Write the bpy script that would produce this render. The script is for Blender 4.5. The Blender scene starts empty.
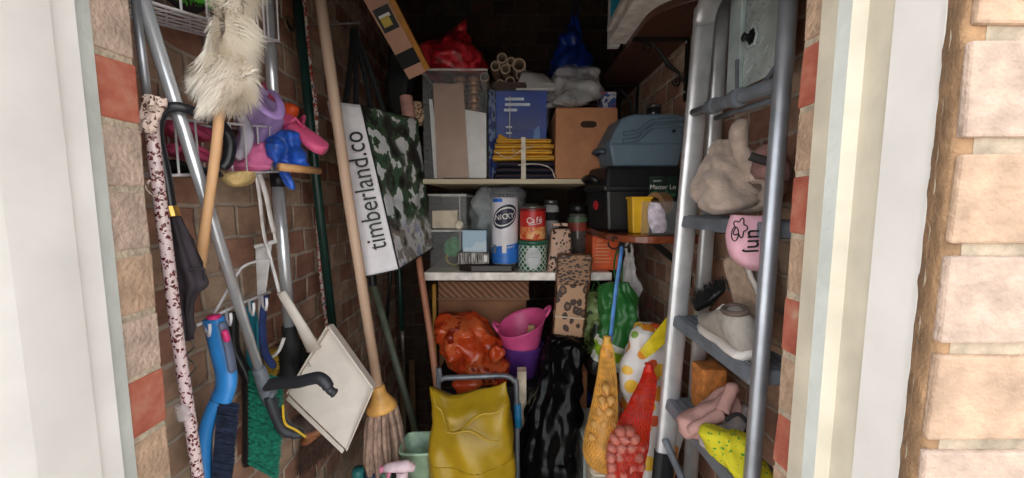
import bpy, bmesh, math, random
from mathutils import Vector, Matrix, noise
random.seed(7)
C = bpy.context.scene.collection
SC = bpy.context.scene
PI = math.pi
# ---------------------------------------------------------------- camera
F = 375.0; EYE = Vector((0, 0, 1.40)); TILT = math.atan(36 / 375.0)
cd = bpy.data.cameras.new('camera'); cam = bpy.data.objects.new('camera', cd); C.objects.link(cam)
cam.location = EYE; cam.rotation_euler = (PI / 2 - TILT, 0, 0)
cd.sensor_width = 36; cd.lens = F / 1024 * 36; cd.clip_start = .02
SC.camera = cam
# ---------------------------------------------------------------- daylight: overcast sky
w = bpy.data.worlds.new('sky'); SC.world = w; w.use_nodes = True
nt = w.node_tree; bg = nt.nodes['Background']
tc = nt.nodes.new('ShaderNodeTexCoord'); sp = nt.nodes.new('ShaderNodeSeparateXYZ')
rp = nt.nodes.new('ShaderNodeValToRGB')
rp.color_ramp.elements[0].position = 0.0; rp.color_ramp.elements[0].color = (1, .98, .95, 1)
rp.color_ramp.elements[1].position = .7; rp.color_ramp.elements[1].color = (.62, .68, .74, 1)
nt.links.new(tc.outputs['Generated'], sp.inputs[0]); nt.links.new(sp.outputs['Z'], rp.inputs[0])
nt.links.new(rp.outputs[0], bg.inputs['Color']); bg.inputs['Strength'].default_value = 1.6
SC.view_settings.view_transform = 'Standard'; SC.view_settings.look = 'None'
SC.view_settings.gamma = 1; SC.view_settings.use_curve_mapping = False
SC.view_settings.exposure = 1.15
try:
    SC.cycles.use_denoising = True; SC.cycles.max_bounces = 10; SC.cycles.diffuse_bounces = 7
    SC.cycles.transparent_max_bounces = 16; SC.cycles.caustics_reflective = False; SC.cycles.caustics_refractive = False
except Exception: pass

def W(px, py, d):
    u = (px - 512) / F; v = (239 - py) / F
    dr = Vector((u, math.cos(TILT) + v * math.sin(TILT), -math.sin(TILT) + v * math.cos(TILT)))
    return EYE + dr * (d / dr.y)
def V(*a): return Vector(a)
# ---------------------------------------------------------------- materials
def lin(c):
    r = []
    for x in c[:3]:
        x = x / 255.0
        r.append(x / 12.92 if x <= .04045 else ((x + .055) / 1.055) ** 2.4)
    return (*r, 1)
_m = {}
class N:
    """tiny node helper"""
    def __init__(s, name):
        s.m = bpy.data.materials.new(name); s.m.use_nodes = True; s.t = s.m.node_tree
        s.b = s.t.nodes['Principled BSDF']
    def n(s, typ, **kw):
        x = s.t.nodes.new('ShaderNode' + typ)
        for k, v in kw.items():
            if k in x.inputs.keys(): x.inputs[k].default_value = v
            else: setattr(x, k, v)
        return x
    def l(s, a, b): s.t.links.new(a, b)
    def obj(s): return s.n('TexCoord').outputs['Object']
    def ramp(s, fac, stops, const=False):
        r = s.n('ValToRGB'); cr = r.color_ramp
        if const: cr.interpolation = 'CONSTANT'
        while len(cr.elements) < len(stops): cr.elements.new(.5)
        for e, (p, c) in zip(cr.elements, stops): e.position = p; e.color = lin(c)
        s.l(fac, r.inputs[0]); return r.outputs[0]
    def bump(s, h, st, dist=.01):
        b = s.n('Bump', Strength=st, Distance=dist); s.l(h, b.inputs['Height']); s.l(b.outputs[0], s.b.inputs['Normal'])
def M(name, col, rough=.6, metal=0, var=.12, sc=25, bump=.0, bsc=None, alpha=1, spec=.5, trans=0, sheen=0):
    if name in _m: return _m[name]
    k = N(name); b = k.b
    b.inputs['Roughness'].default_value = rough; b.inputs['Metallic'].default_value = metal
    b.inputs['Alpha'].default_value = alpha; b.inputs['Specular IOR Level'].default_value = spec
    if trans: b.inputs['Transmission Weight'].default_value = trans
    if sheen: b.inputs['Sheen Weight'].default_value = sheen
    co = k.obj()
    nz = k.n('TexNoise', Scale=sc, Detail=4.0); k.l(co, nz.inputs['Vector'])
    lo = tuple(max(0, x * (1 - var)) for x in col); hi = tuple(min(255, x * (1 + var)) for x in col)
    k.l(k.ramp(nz.outputs['Fac'], [(.3, lo), (.7, hi)]), b.inputs['Base Color'])
    if bump:
        n2 = k.n('TexNoise', Scale=bsc or sc * 4, Detail=3.0); k.l(co, n2.inputs['Vector'])
        k.bump(n2.outputs['Fac'], bump)
    _m[name] = k.m; return k.m
def spots(name, base, spot, edge, scale, size=.38, rough=.5, ring=None, stretch=(1, 1, 1)):
    if name in _m: return _m[name]
    k = N(name); co = k.obj(); k.b.inputs['Roughness'].default_value = rough
    mp = k.n('Mapping'); mp.inputs['Scale'].default_value = stretch; k.l(co, mp.inputs[0])
    nz = k.n('TexNoise', Scale=scale * 1.2); k.l(mp.outputs[0], nz.inputs['Vector'])
    mx = k.n('MixRGB', Fac=.012); mx.blend_type = 'ADD'; k.l(mp.outputs[0], mx.inputs[1]); k.l(nz.outputs['Color'], mx.inputs[2])
    vo = k.n('TexVoronoi', Scale=scale); k.l(mx.outputs[0], vo.inputs['Vector'])
    st = [(0, spot), (size, edge), (size + .06, base)] if ring is None else [(0, ring), (size * .55, spot), (size, spot), (size + .04, base)]
    k.l(k.ramp(vo.outputs['Distance'], st, ring is not None), k.b.inputs['Base Color'])
    _m[name] = k.m; return k.m
def patches(name, cols, scale, rough=.5, detail=3.0, alpha=1, stretch=(1, 1, 1), bump=0):
    if name in _m: return _m[name]
    k = N(name); co = k.obj(); k.b.inputs['Roughness'].default_value = rough; k.b.inputs['Alpha'].default_value = alpha
    mp = k.n('Mapping'); mp.inputs['Scale'].default_value = stretch; k.l(co, mp.inputs[0])
    nz = k.n('TexNoise', Scale=scale, Detail=detail); k.l(mp.outputs[0], nz.inputs['Vector'])
    n = len(cols); k.l(k.ramp(nz.outputs['Fac'], [(.3 + .4 * i / n, c) for i, c in enumerate(cols)], True), k.b.inputs['Base Color'])
    if bump: k.bump(nz.outputs['Fac'], bump)
    _m[name] = k.m; return k.m
def wood(name, a, b, scale=8, stretch=(1, 1, .08), rough=.55):
    if name in _m: return _m[name]
    k = N(name); co = k.obj(); k.b.inputs['Roughness'].default_value = rough
    mp = k.n('Mapping'); mp.inputs['Scale'].default_value = stretch; k.l(co, mp.inputs[0])
    nz = k.n('TexNoise', Scale=scale * 10, Detail=5.0); k.l(mp.outputs[0], nz.inputs['Vector'])
    k.l(k.ramp(nz.outputs['Fac'], [(.3, a), (.7, b)]), k.b.inputs['Base Color']); k.bump(nz.outputs['Fac'], .05)
    _m[name] = k.m; return k.m
def brickwall(name, axes, off=(0, 0), cols=None, mort=(208, 190, 172)):
    """running-bond brickwork, courses of 75 mm; axes = which object axes run along the wall and up"""
    k = N(name); k.b.inputs['Roughness'].default_value = .9
    s = k.n('SeparateXYZ'); k.l(k.obj(), s.inputs[0]); c = k.n('CombineXYZ')
    for i, a in enumerate(axes):
        ad = k.n('Math', operation='ADD'); k.l(s.outputs[a], ad.inputs[0]); ad.inputs[1].default_value = off[i]; k.l(ad.outputs[0], c.inputs[i])
    wn = k.n('TexNoise', Scale=14.0, Detail=2.0); k.l(c.outputs[0], wn.inputs['Vector'])
    mx = k.n('MixRGB', Fac=.016); mx.blend_type = 'ADD'; k.l(c.outputs[0], mx.inputs[1]); k.l(wn.outputs['Color'], mx.inputs[2])
    br = k.n('TexBrick', Scale=1.0); br.offset = .5
    br.inputs['Brick Width'].default_value = .1125; br.inputs['Row Height'].default_value = .075
    br.inputs['Mortar Size'].default_value = .007; br.inputs['Mortar Smooth'].default_value = .7; br.inputs['Bias'].default_value = 0
    br.inputs['Color1'].default_value = (0, 0, 0, 1); br.inputs['Color2'].default_value = (1, 1, 1, 1); br.inputs['Mortar'].default_value = (.5, .5, .5, 1)
    k.l(mx.outputs[0], br.inputs['Vector'])
    col = k.ramp(br.outputs['Color'], cols or [(.0, (160, 118, 104)), (.25, (196, 146, 126)), (.5, (208, 176, 154)), (.75, (218, 194, 172)), (1, (184, 130, 112))])
    nz = k.n('TexNoise', Scale=16.0, Detail=6.0, Roughness=.65); k.l(c.outputs[0], nz.inputs['Vector'])
    sh = k.ramp(nz.outputs['Fac'], [(.25, (150, 140, 132)), (.7, (255, 250, 240))])
    ml = k.n('MixRGB', Fac=.8); ml.blend_type = 'MULTIPLY'; k.l(col, ml.inputs[1]); k.l(sh, ml.inputs[2])
    mm = k.n('MixRGB'); k.l(br.outputs['Fac'], mm.inputs[0]); k.l(ml.outputs[0], mm.inputs[1]); k.l(k.ramp(nz.outputs['Fac'], [(.35, tuple(x * .72 for x in mort)), (.6, mort)]), mm.inputs[2])
    k.l(mm.outputs[0], k.b.inputs['Base Color'])
    sb = k.n('Math', operation='SUBTRACT'); k.l(nz.outputs['Fac'], sb.inputs[0]); k.l(br.outputs['Fac'], sb.inputs[1])
    k.bump(sb.outputs[0], .6, .008)
    return k.m
# ---------------------------------------------------------------- mesh building
class MB:
    def __init__(s): s.v = []; s.f = []; s.mi = []
    def add(s, vs, fs, mi=0):
        o = len(s.v); s.v += [Vector(x) for x in vs]
        for f in fs: s.f.append([o + i for i in f]); s.mi.append(mi)
        return s
    def hexa(s, p, mi=0):   # 8 corners: bottom 4 (ccw), top 4
        return s.add(p, [(3, 2, 1, 0), (4, 5, 6, 7), (0, 1, 5, 4), (1, 2, 6, 5), (2, 3, 7, 6), (3, 0, 4, 7)], mi)
    def box(s, a, b, mi=0):
        (x0, y0, z0), (x1, y1, z1) = a, b
        return s.hexa([(x0, y0, z0), (x1, y0, z0), (x1, y1, z0), (x0, y1, z0), (x0, y0, z1), (x1, y0, z1), (x1, y1, z1), (x0, y1, z1)], mi)
    def obox(s, c, ax, ay, az, mi=0):   # oriented box: centre and three half-axis vectors
        c = Vector(c); P = []
        for k in (-1, 1):
            for i, j in ((-1, -1), (1, -1), (1, 1), (-1, 1)): P.append(c + ax * i + ay * j + az * k)
        return s.hexa(P, mi)
    def rings(s, R, cap=True, mi=0, closed=True):
        n = len(R[0]); o = len(s.v)
        for r in R: s.v += [Vector(p) for p in r]
        for i in range(len(R) - 1):
            for j in range(n if closed else n - 1):
                a = o + i * n + j; b = o + i * n + (j + 1) % n
                s.f.append([a, b, b + n, a + n]); s.mi.append(mi)
        if cap:
            s.f.append([o + j for j in range(n)][::-1]); s.mi.append(mi)
            e = o + (len(R) - 1) * n; s.f.append([e + j for j in range(n)]); s.mi.append(mi)
        return s
    def tube(s, pts, r, n=10, cap=True, mi=0, flat=1.0, up=None):
        pts = [Vector(p) for p in pts]; m = len(pts)
        rr = r if isinstance(r, (list, tuple)) else [r] * m
        R = []; u = None
        for i, p in enumerate(pts):
            t = (pts[min(i + 1, m - 1)] - pts[max(i - 1, 0)]).normalized()
            if u is None:
                u = Vector(up) if up is not None else (Vector((0, 0, 1)) if abs(t.z) < .9 else Vector((1, 0, 0)))
            u = (u - t * u.dot(t))
            u = u.normalized() if u.length > 1e-6 else t.orthogonal().normalized()
            v = t.cross(u)
            R.append([p + u * (rr[i] * flat * math.cos(2 * PI * j / n)) + v * (rr[i] * math.sin(2 * PI * j / n)) for j in range(n)])
        return s.rings(R, cap, mi)
    def lathe(s, prof, o, n=28, cap=True, mi=0, ax=(0, 0, 1)):
        ax = Vector(ax).normalized(); u = ax.orthogonal().normalized(); v = ax.cross(u); o = Vector(o)
        return s.rings([[o + ax * h + (u * math.cos(2 * PI * j / n) + v * math.sin(2 * PI * j / n)) * r for j in range(n)] for r, h in prof], cap, mi)
    def grid(s, G, mi=0): return s.rings(G, False, mi, closed=False)
    def prism(s, poly, ext, mi=0):
        ext = Vector(ext); n = len(poly); a = [Vector(p) for p in poly]
        return s.add(a + [p + ext for p in a], [tuple(range(n))[::-1], tuple(range(n, 2 * n))] + [(i, (i + 1) % n, (i + 1) % n + n, i + n) for i in range(n)], mi)
    def wobble(s, amp, fr, seed=0):
        for p in s.v: p += noise.noise_vector(p * fr + Vector((seed, seed * 1.7, 0))) * amp
        return s
_wl = {}
def wloc(o): return _wl.get(o.name, Vector((0, 0, 0))) if o else Vector((0, 0, 0))
def obj(name, mb, mats, parent=None, smooth=False, bevel=0, sub=0, solid=0, seg=2):
    me = bpy.data.meshes.new(name)
    xs = [p.x for p in mb.v]; ys = [p.y for p in mb.v]; zs = [p.z for p in mb.v]
    c = Vector(((min(xs) + max(xs)) / 2, (min(ys) + max(ys)) / 2, min(zs)))
    me.from_pydata([p - c for p in mb.v], [], mb.f)
    for m in (mats if isinstance(mats, (list, tuple)) else [mats]): me.materials.append(m)
    for p, i in zip(me.polygons, mb.mi): p.material_index = i; p.use_smooth = smooth
    bm = bmesh.new(); bm.from_mesh(me); bmesh.ops.recalc_face_normals(bm, faces=bm.faces); bm.to_mesh(me); bm.free()
    o = bpy.data.objects.new(name, me); C.objects.link(o)
    o.parent = parent; o.location = c - wloc(parent); _wl[o.name] = c
    if solid: x = o.modifiers.new('s', 'SOLIDIFY'); x.thickness = solid; x.offset = 0
    if bevel:
        x = o.modifiers.new('b', 'BEVEL'); x.width = bevel; x.segments = seg; x.limit_method = 'ANGLE'; x.angle_limit = math.radians(40)
    if sub: x = o.modifiers.new('u', 'SUBSURF'); x.levels = sub; x.render_levels = sub
    return o
def T(name, label, cat, loc=(0, 0, 0), group=None):
    o = bpy.data.objects.new(name, None); C.objects.link(o); o.location = loc; o.empty_display_size = .05
    _wl[o.name] = Vector(loc); return tag(o, label, cat, group)
def tag(o, label, cat, group=None, kind=None):
    o['label'] = label; o['category'] = cat
    if group: o['group'] = group
    if kind: o['kind'] = kind
    return o
def struct(name, mb, m, parent=None, **k):
    o = obj(name, mb, m, parent, **k); o['kind'] = 'structure'; return o
def text(name, s, at, xd, yd, size, m, parent, ext=.0004, align='CENTER', sx=1):
    cu = bpy.data.curves.new(name, 'FONT'); cu.body = s; cu.size = size; cu.extrude = ext; cu.align_x = align; cu.align_y = 'CENTER'
    t = bpy.data.objects.new(name, cu); C.objects.link(t)
    dg = bpy.context.evaluated_depsgraph_get(); me = bpy.data.meshes.new_from_object(t.evaluated_get(dg))
    C.objects.unlink(t); bpy.data.objects.remove(t)
    x = Vector(xd).normalized(); z = x.cross(Vector(yd)).normalized(); y = z.cross(x)
    mm = Matrix((x, y, z)).transposed().to_4x4() @ Matrix.Diagonal((sx, 1, 1, 1)); me.transform(mm)
    me.materials.clear(); me.materials.append(m)
    o = bpy.data.objects.new(name, me); C.objects.link(o); o.parent = parent
    o.location = Vector(at) - wloc(parent); _wl[o.name] = Vector(at); return o
def cr(a, b, c, d, t):
    return tuple(.5 * (2 * b[i] + (c[i] - a[i]) * t + (2 * a[i] - 5 * b[i] + 4 * c[i] - d[i]) * t * t + (3 * b[i] - a[i] - 3 * c[i] + d[i]) * t ** 3) for i in range(len(b)))
def spline(P, m):
    """m points along a smooth curve through P (tuples or vectors)"""
    P = [tuple(p) for p in P]; n = len(P) - 1; out = []
    for k in range(m):
        t = k / (m - 1) * n; i = min(int(t), n - 1)
        out.append(cr(P[max(i - 1, 0)], P[i], P[i + 1], P[min(i + 2, n)], t - i))
    return out
def curve(pp, m=24): return [Vector(p) for p in spline([W(*p) for p in pp], m)]
def sgn(a, e): return math.copysign(abs(a) ** e, a)
def blob(rows, n=48, m=30, p=2.4, amp=0, fr=12, folds=0, famp=0, seed=0, mb=None, taper=True):
    """a soft closed form: rows of (picture row, left, right, middle distance, thickness), each a level superellipse"""
    mb = mb or MB(); R = []
    for k, (py, xl, xr, d, th) in enumerate(spline(rows, m)):
        c = W((xl + xr) / 2, py, d); hw = max((xr - xl) / 2 * d / F, .001); th = max(th, .002); ring = []
        for j in range(n):
            a = 2 * PI * j / n; q = Vector((hw * sgn(math.cos(a), 2 / p), th / 2 * sgn(math.sin(a), 2 / p), 0))
            o = c + q; e = Vector((math.cos(a), math.sin(a), 0))
            if amp: o = o + e * (amp * noise.turbulence(o * fr + Vector((seed, seed, seed)), 3, False) ) + Vector((0, 0, amp * .6 * noise.noise(o * fr * .8 + Vector((seed, 9, 3)))))
            if folds: o = o + e * (famp * math.sin(folds * a + 3 * noise.noise(o * 6 + Vector((seed, 0, 0)))))
            ring.append(o)
        R.append(ring)
    mb.rings(R, True); return mb
def bristles(mb, base, dirn, length, rad, count_pts, spread=.1, mi=0, jit=.0):
    """tapering bristles standing on a list of points"""
    for p in count_pts:
        d = (Vector(dirn) + noise.random_unit_vector() * spread).normalized(); L = length * random.uniform(.85, 1.05)
        q = Vector(p) + noise.random_unit_vector() * jit
        u = d.orthogonal().normalized() * rad; v = d.cross(u)
        e = q + d * L
        mb.add([q + u, q - u * .5 + v * .87, q - u * .5 - v * .87, e + u * .5, e - u * .25 + v * .4, e - u * .25 - v * .4], [(0, 1, 4, 3), (1, 2, 5, 4), (2, 0, 3, 5), (3, 4, 5)], mi)
# ================================================================ SETTING
XL, XR, YB = -.65, .58, 2.05
paint = M('cream_white_gloss_paint', (232, 227, 222), .35, var=.03, sc=12, bump=.05)
paint_y = M('aged_cream_paint', (216, 206, 186), .4, var=.06, sc=14, bump=.08)
paint_g = M('putty_grey_paint', (190, 192, 186), .5, var=.05, sc=18, bump=.15)
mortar = M('grey_mortar', (172, 156, 136), .95, var=.14, sc=60, bump=.35, bsc=220)
sandm = M('sandy_mortar', (158, 124, 92), .95, var=.16, sc=40, bump=.4, bsc=200)
buff = M('buff_brick', (178, 148, 124), .9, var=.12, sc=35, bump=.38, bsc=160)
buff2 = M('pale_buff_brick', (180, 156, 140), .9, var=.1, sc=45, bump=.38, bsc=160)
redb = N('weathered_red_brick'); _co = redb.obj(); _nz = redb.n('TexNoise', Scale=26.0, Detail=5.0, Roughness=.6); redb.l(_co, _nz.inputs['Vector']); redb.b.inputs['Roughness'].default_value = .9
redb.l(redb.ramp(_nz.outputs['Fac'], [(.32, (150, 74, 58)), (.5, (172, 96, 76)), (.62, (178, 116, 94)), (.74, (190, 156, 132))]), redb.b.inputs['Base Color']); redb.bump(_nz.outputs['Fac'], .3); redb = redb.m
BW_Y = brickwall('brickwork_side_walls', (1, 2), (0, .021))
BW_X = brickwall('brickwork_front_wall', (0, 2), (0, .021))
BW_SHADED = brickwall('brickwork_back_wall_shaded', (0, 2), (0, .021), [(.0, (58, 40, 34)), (.4, (86, 58, 46)), (.7, (74, 66, 60)), (1, (66, 44, 38))], (84, 72, 62))  # gloom of the far end painted into the brick and mortar colours
struct('wall_left', MB().box((XL - .1, .30, 0), (XL, YB, 2.45)), BW_Y)
struct('wall_right', MB().box((XR, .30, 0), (XR + .1, YB, 2.45)), BW_Y)
struct('wall_back', MB().box((XL - .1, YB, 0), (XR + .1, YB + .1, 2.45)), BW_SHADED)
struct('floor', MB().box((XL - .1, .2, -.05), (XR + .1, YB + .1, 0)), M('concrete_floor', (120, 114, 106), .9, var=.2, sc=9, bump=.3))
struct('ceiling', MB().box((XL - .3, .2, 2.45), (XR + .3, YB + .2, 2.55)), M('ceiling_boards', (70, 58, 50), .8))
struct('ground_paving', MB().box((-6, -8, -.06), (6, .2, -.01)), M('pale_paving', (196, 190, 180), .9, var=.1, sc=3))  # unseen ground added outside, kept pale to bounce daylight into the shed
def brickpier(name, x0, x1, y0, y1, zj, cols, face):
    """coursed brick pier: bevelled bricks standing 3 mm proud of a mortar core"""
    e_ = .0012 if face == 'end' else .004; core = MB().box((x0 + (.012 if face == 'face' else e_), y0 + .004, 0), (x1 - e_, y1 - (-.02 if face == 'face' else .0015), 1.84))
    o = struct(name, core, mortar)
    b = MB(); k0 = -int(zj / .075) - 1
    for k in range(-19, 10):
        z = zj + k * .075
        if z < 0 or z > 1.78: continue
        mi = cols(k); L = (y1 - y0)
        xs = [x0, x1] if face == 'end' else [x0 + (.1 if k % 2 else .215) - .215 + .225 * i for i in range(0, 8)]
        if face == 'end': b.box((x0, y0, z), (x1, y1, z + .0675), mi)
        else:
            e = [x0] + [x0 + (.1125 if k % 2 else .225) + .225 * i for i in range(6)]
            for a, c in zip(e[:-1], e[1:]):
                if a < x1: b.box((a, y0, z), (min(c - .009, x1), y1, z + .0645), mi)
    b.wobble(.0028, 60, 3)
    p = struct(name + '_bricks', b, [buff, redb, buff2], o, bevel=(.0022 if face == 'face' else .0018), seg=2)
    return o
# inner reveals of the doorway, then the outer brick skin on the right
brickpier('wall_reveal_left', XL - .1, -.45, .415, .465, 1.4945, lambda k: 1 if k in (0, -5, -8, 4) else (2 if k % 3 else 0), 'end')
brickpier('wall_reveal_right', .345, XR + .1, .425, .465, 1.439 + .0745, lambda k: 1 if k % 2 == 0 else 0, 'end')
brickpier('wall_front_right', .3165, 1.7, .268, .2745, 1.4414 + .005, lambda k: 0 if k % 2 else 2, 'face')
struct('wall_front_core', MB().box((.36, .305, 0), (1.7, .424, 1.84)), mortar)
struct('wall_front_left', MB().box((-1.7, .268, 0), (-.45, .412, 1.84)), BW_X)
struct('wall_front_top', MB().box((-1.7, .268, 1.84), (1.7, .465, 2.75)), BW_X)  # door head out of view, set low to shade the upper back
# crumbling mortar fillet between the frame and the outer brick
R = []
for i in range(150):
    z = i / 149 * 1.81; q = noise.noise(Vector((z * 22, 1, 5))) * .004; q2 = noise.noise(Vector((z * 55, 3, 5))) * .002
    R.append([V(.335 + q, .2725, z), V(.321 + q, .2725 + q2 * .4, z), V(.3175 + q * .7, .2762 + q2, z), V(.3255 + q2, .2885, z), V(.3325, .302 + q2, z), V(.343, .306, z)])
struct('trim_1', MB().grid(R), sandm, smooth=True)
# flaking paint edge
R = []
for i in range(260):
    z = i / 259 * 1.81; q = abs(noise.noise(Vector((z * 40, 7, 5)))) * .006
    R.append([V(.3365, .306, z), V(.3318 + q * .2, .3025 - q * .35, z), V(.3335, .2995 - q, z), V(.339, .2995 - q, z)])
struct('trim_2', MB().grid(R), paint, smooth=True)
def frame(name, prof, mats):
    """door frame member: profile in plan extruded to full height, one paint per face"""
    mb = MB()
    for (a, b), mi in zip(zip(prof[:-1], prof[1:]), mats): mb.add([(a[0], a[1], 0), (b[0], b[1], 0), (b[0], b[1], 1.81), (a[0], a[1], 1.81)], [(0, 1, 2, 3)], mi)
    return struct(name, mb, [paint, paint_y, paint_g])
frame('door_frame_right', [(.345, .432), (.337, .43), (.3335, .404), (.3375, .392), (.3455, .3855), (.3468, .384), (.3425, .353), (.3395, .3505), (.3375, .305), (.36, .303)], [1, 1, 2, 1, 1, 1, 1, 0, 0])
frame('door_frame_left', [(-.45, .421), (-.4465, .418), (-.446, .401), (-.4405, .3985), (-.4405, .3765), (-.4435, .3755), (-.4435, .3715), (-.433, .3705), (-.4255, .315), (-.424, .262), (-.47, .26)], [2, 2, 0, 0, 1, 1, 1, 0, 0, 0])
struct('door_frame_top', MB().box((-.45, .30, 1.81), (.345, .42, 1.84)), paint)
# ================================================================ SHELVES AND RIGHT SIDE
white_lam = M('white_laminate', (214, 206, 196), .45, var=.05, sc=10)
palewood = wood('pale_shelf_wood', (176, 160, 130), (200, 186, 158), 6, (.1, 1, 1))
brown = wood('brown_stained_wood', (96, 52, 34), (124, 66, 42), 5, (1, .1, 1), .3)
darkbrown = wood('dark_brown_wood', (78, 50, 40), (98, 62, 48), 5, (1, .1, 1), .45)
alu = M('worn_aluminium', (206, 206, 208), .36, .62, var=.08, sc=18, bump=.03)
alu_d = M('dull_aluminium', (170, 174, 182), .38, .7, var=.1, sc=18, bump=.03)
chrome = M('silver_metal_tube', (222, 226, 232), .22, .6, var=.04)
greypl = M('dark_grey_plastic', (112, 118, 126), .5, var=.14, sc=20, bump=.05)
blackpl = M('black_plastic', (22, 22, 25), .4, var=.15)
blackmat = M('matt_black', (20, 19, 20), .75, var=.2)
blackmetal = M('black_painted_iron', (26, 23, 22), .5, .3)
clearpl = M('clear_plastic', (214, 218, 220), .12, var=.02, alpha=.07)
cloudpl = M('cloudy_plastic_film', (214, 212, 212), .2, var=.1, sc=18, alpha=.38, bump=.25)
card = M('brown_cardboard', (176, 120, 84), .8, var=.06, sc=15, bump=.05)
carddk = M('dull_cardboard', (128, 96, 70), .85, var=.1, sc=12, bump=.05)
white = M('plain_white', (226, 222, 218), .6, var=.04)
cream = M('cream', (220, 206, 184), .6, var=.06)
ZU, ZL = 1.49, 1.146          # tops of the two back shelves
o = obj('shelf_board', MB().box((-.335, 1.42, ZU - .018), (.30, YB, ZU)), palewood, bevel=.002); tag(o, 'pale wooden shelf board holding the yellow dusters and cardboard box', 'shelf')
o = T('worktop_shelf', 'thick white shelf with kitchen roll and tins on it', 'shelf', (-.32, 1.36, ZL - .03))
obj('board', MB().box((-.325, 1.362, ZL - .028), (.365, YB, ZL)), white_lam, o, bevel=.004); obj('edging', MB().box((-.326, 1.355, ZL - .029), (.366, 1.362, ZL + .0005)), M('white_edging', (226, 220, 212), .4), o, bevel=.002)
# --- brown shelves on the right wall
def cornershelf(name, label, x0, y0, y1, z, th, r, mat):
    P = [V(XR, y0, z), V(XR, y1, z), V(x0, y1, z)]
    for i in range(13):
        a = PI + i / 12 * PI / 2; P.append(V(x0 + r + r * math.cos(a), y0 + r + r * math.sin(a) * (1), z))
    t = T(name, label, 'shelf', (XR, y0, z)); obj('board', MB().prism(P, (0, 0, th)), mat, t, bevel=.003); return t
t = cornershelf('wall_shelf', 'brown round-cornered wall shelf high up under the white boards', .40, 1.045, YB, 1.937, .022, .15, darkbrown)
def iron_bracket(name, label, y, z, x0):
    b = T(name, label, 'bracket', (XR, y, z - .24)); o = MB()
    o.box((x0, y - .009, z - .008), (XR, y + .009, z)); obj('arm', o, blackmetal, b)
    obj('leg', MB().box((XR - .008, y - .009, z - .20), (XR, y + .009, z)), blackmetal, b)
    pts = []
    for i in range(40):
        a = i / 39; th = a * 2.6 * PI
        pts.append(V(XR - .035 - .014 * (1.1 - a) * math.cos(th), y, z - .135 - .016 * (1.1 - a) * math.sin(th)))
    s = [V(x0 + .045 + .018 * (i / 15) * math.cos(i * .5), y, z - .028 - .018 * (i / 15) * math.sin(i * .5)) for i in range(16)]
    o = MB().tube(spline(s[::1] , 30), .003, 6); obj('scroll', o, blackmetal, b)
    obj('scroll', MB().tube(pts[::-1], .0032, 6), blackmetal, b)
    obj('stay', MB().tube([V(x0 + .06, y, z - .012), V(x0 + .09, y, z - .04), V(x0 + .12, y, z - .085), V(XR - .03, y, z - .11), V(XR - .004, y, z - .15)], [.003, .005, .009, .005, .003], 8), blackmetal, b)
    for zz in (z - .012, z - .17): obj('screw', MB().lathe([(.005, 0), (.004, .003), (0.0005, .004)], (XR - .008, y, zz), 10, ax=(-1, 0, 0)), M('steel_screw', (200, 200, 200), .3, .9), b)
iron_bracket('shelf_bracket', 'scrolled black iron bracket nearest the door under the high brown shelf', 1.285, 1.937, .395)
iron_bracket('shelf_bracket', 'scrolled black iron bracket deeper in behind the blue-grey toolbox', 1.78, 1.937, .43)
t = cornershelf('wall_shelf', 'glossy brown wall shelf carrying the black toolbox and yellow box', .305, 1.10, 1.80, 1.28, .022, .13, wood('red_brown_varnish', (112, 54, 32), (142, 72, 44), 5, (1, .1, 1), .22))
b = T('strut_bracket', 'black straight strut bracing the lower brown shelf', 'bracket', (XR, 1.2, 1.1))
obj('strut', MB().obox((.515, 1.2, 1.225), V(.062, 0, -.05), V(0, .008, 0), V(.006, 0, .0075)), blackmetal, b); obj('arm', MB().box((.40, 1.19, 1.272), (XR, 1.21, 1.28)), blackmetal, b); obj('leg', MB().box((XR - .006, 1.19, 1.13), (XR, 1.21, 1.28)), blackmetal, b)
# boards stacked on the high shelf
lab = ['lowest', 'second from bottom', 'third from bottom', 'topmost in view']
for i in range(4):
    z = 1.959 + i * .021; dx = (.0, .008, -.004, .006)[i]
    o = obj('white_board', MB().box((.338 + dx, 1.09 - dx, z), (XR - .012, 1.385, z + .0195)), M('white_board_face', (236, 222, 214), .6), bevel=.002)
    tag(o, f'white board on the high brown shelf, {lab[i]} of its stack', 'board', 'white boards stacked on the high shelf')
t = T('flat_carton', 'upright thin white and turquoise carton beside the white boards', 'carton', (.366, 1.41, 1.959))
obj('panel', MB().box((.347, 1.40, 1.9595), (.386, 1.43, 2.35)), white, t, bevel=.001); obj('printed_panel', MB().box((.349, 1.398, 1.985), (.384, 1.40, 2.13)), M('turquoise_print', (48, 160, 190), .5), t); obj('printed_panel', MB().box((.349, 1.398, 2.135), (.384, 1.40, 2.16)), M('pale_blue_print', (150, 190, 205), .5), t)
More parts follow.
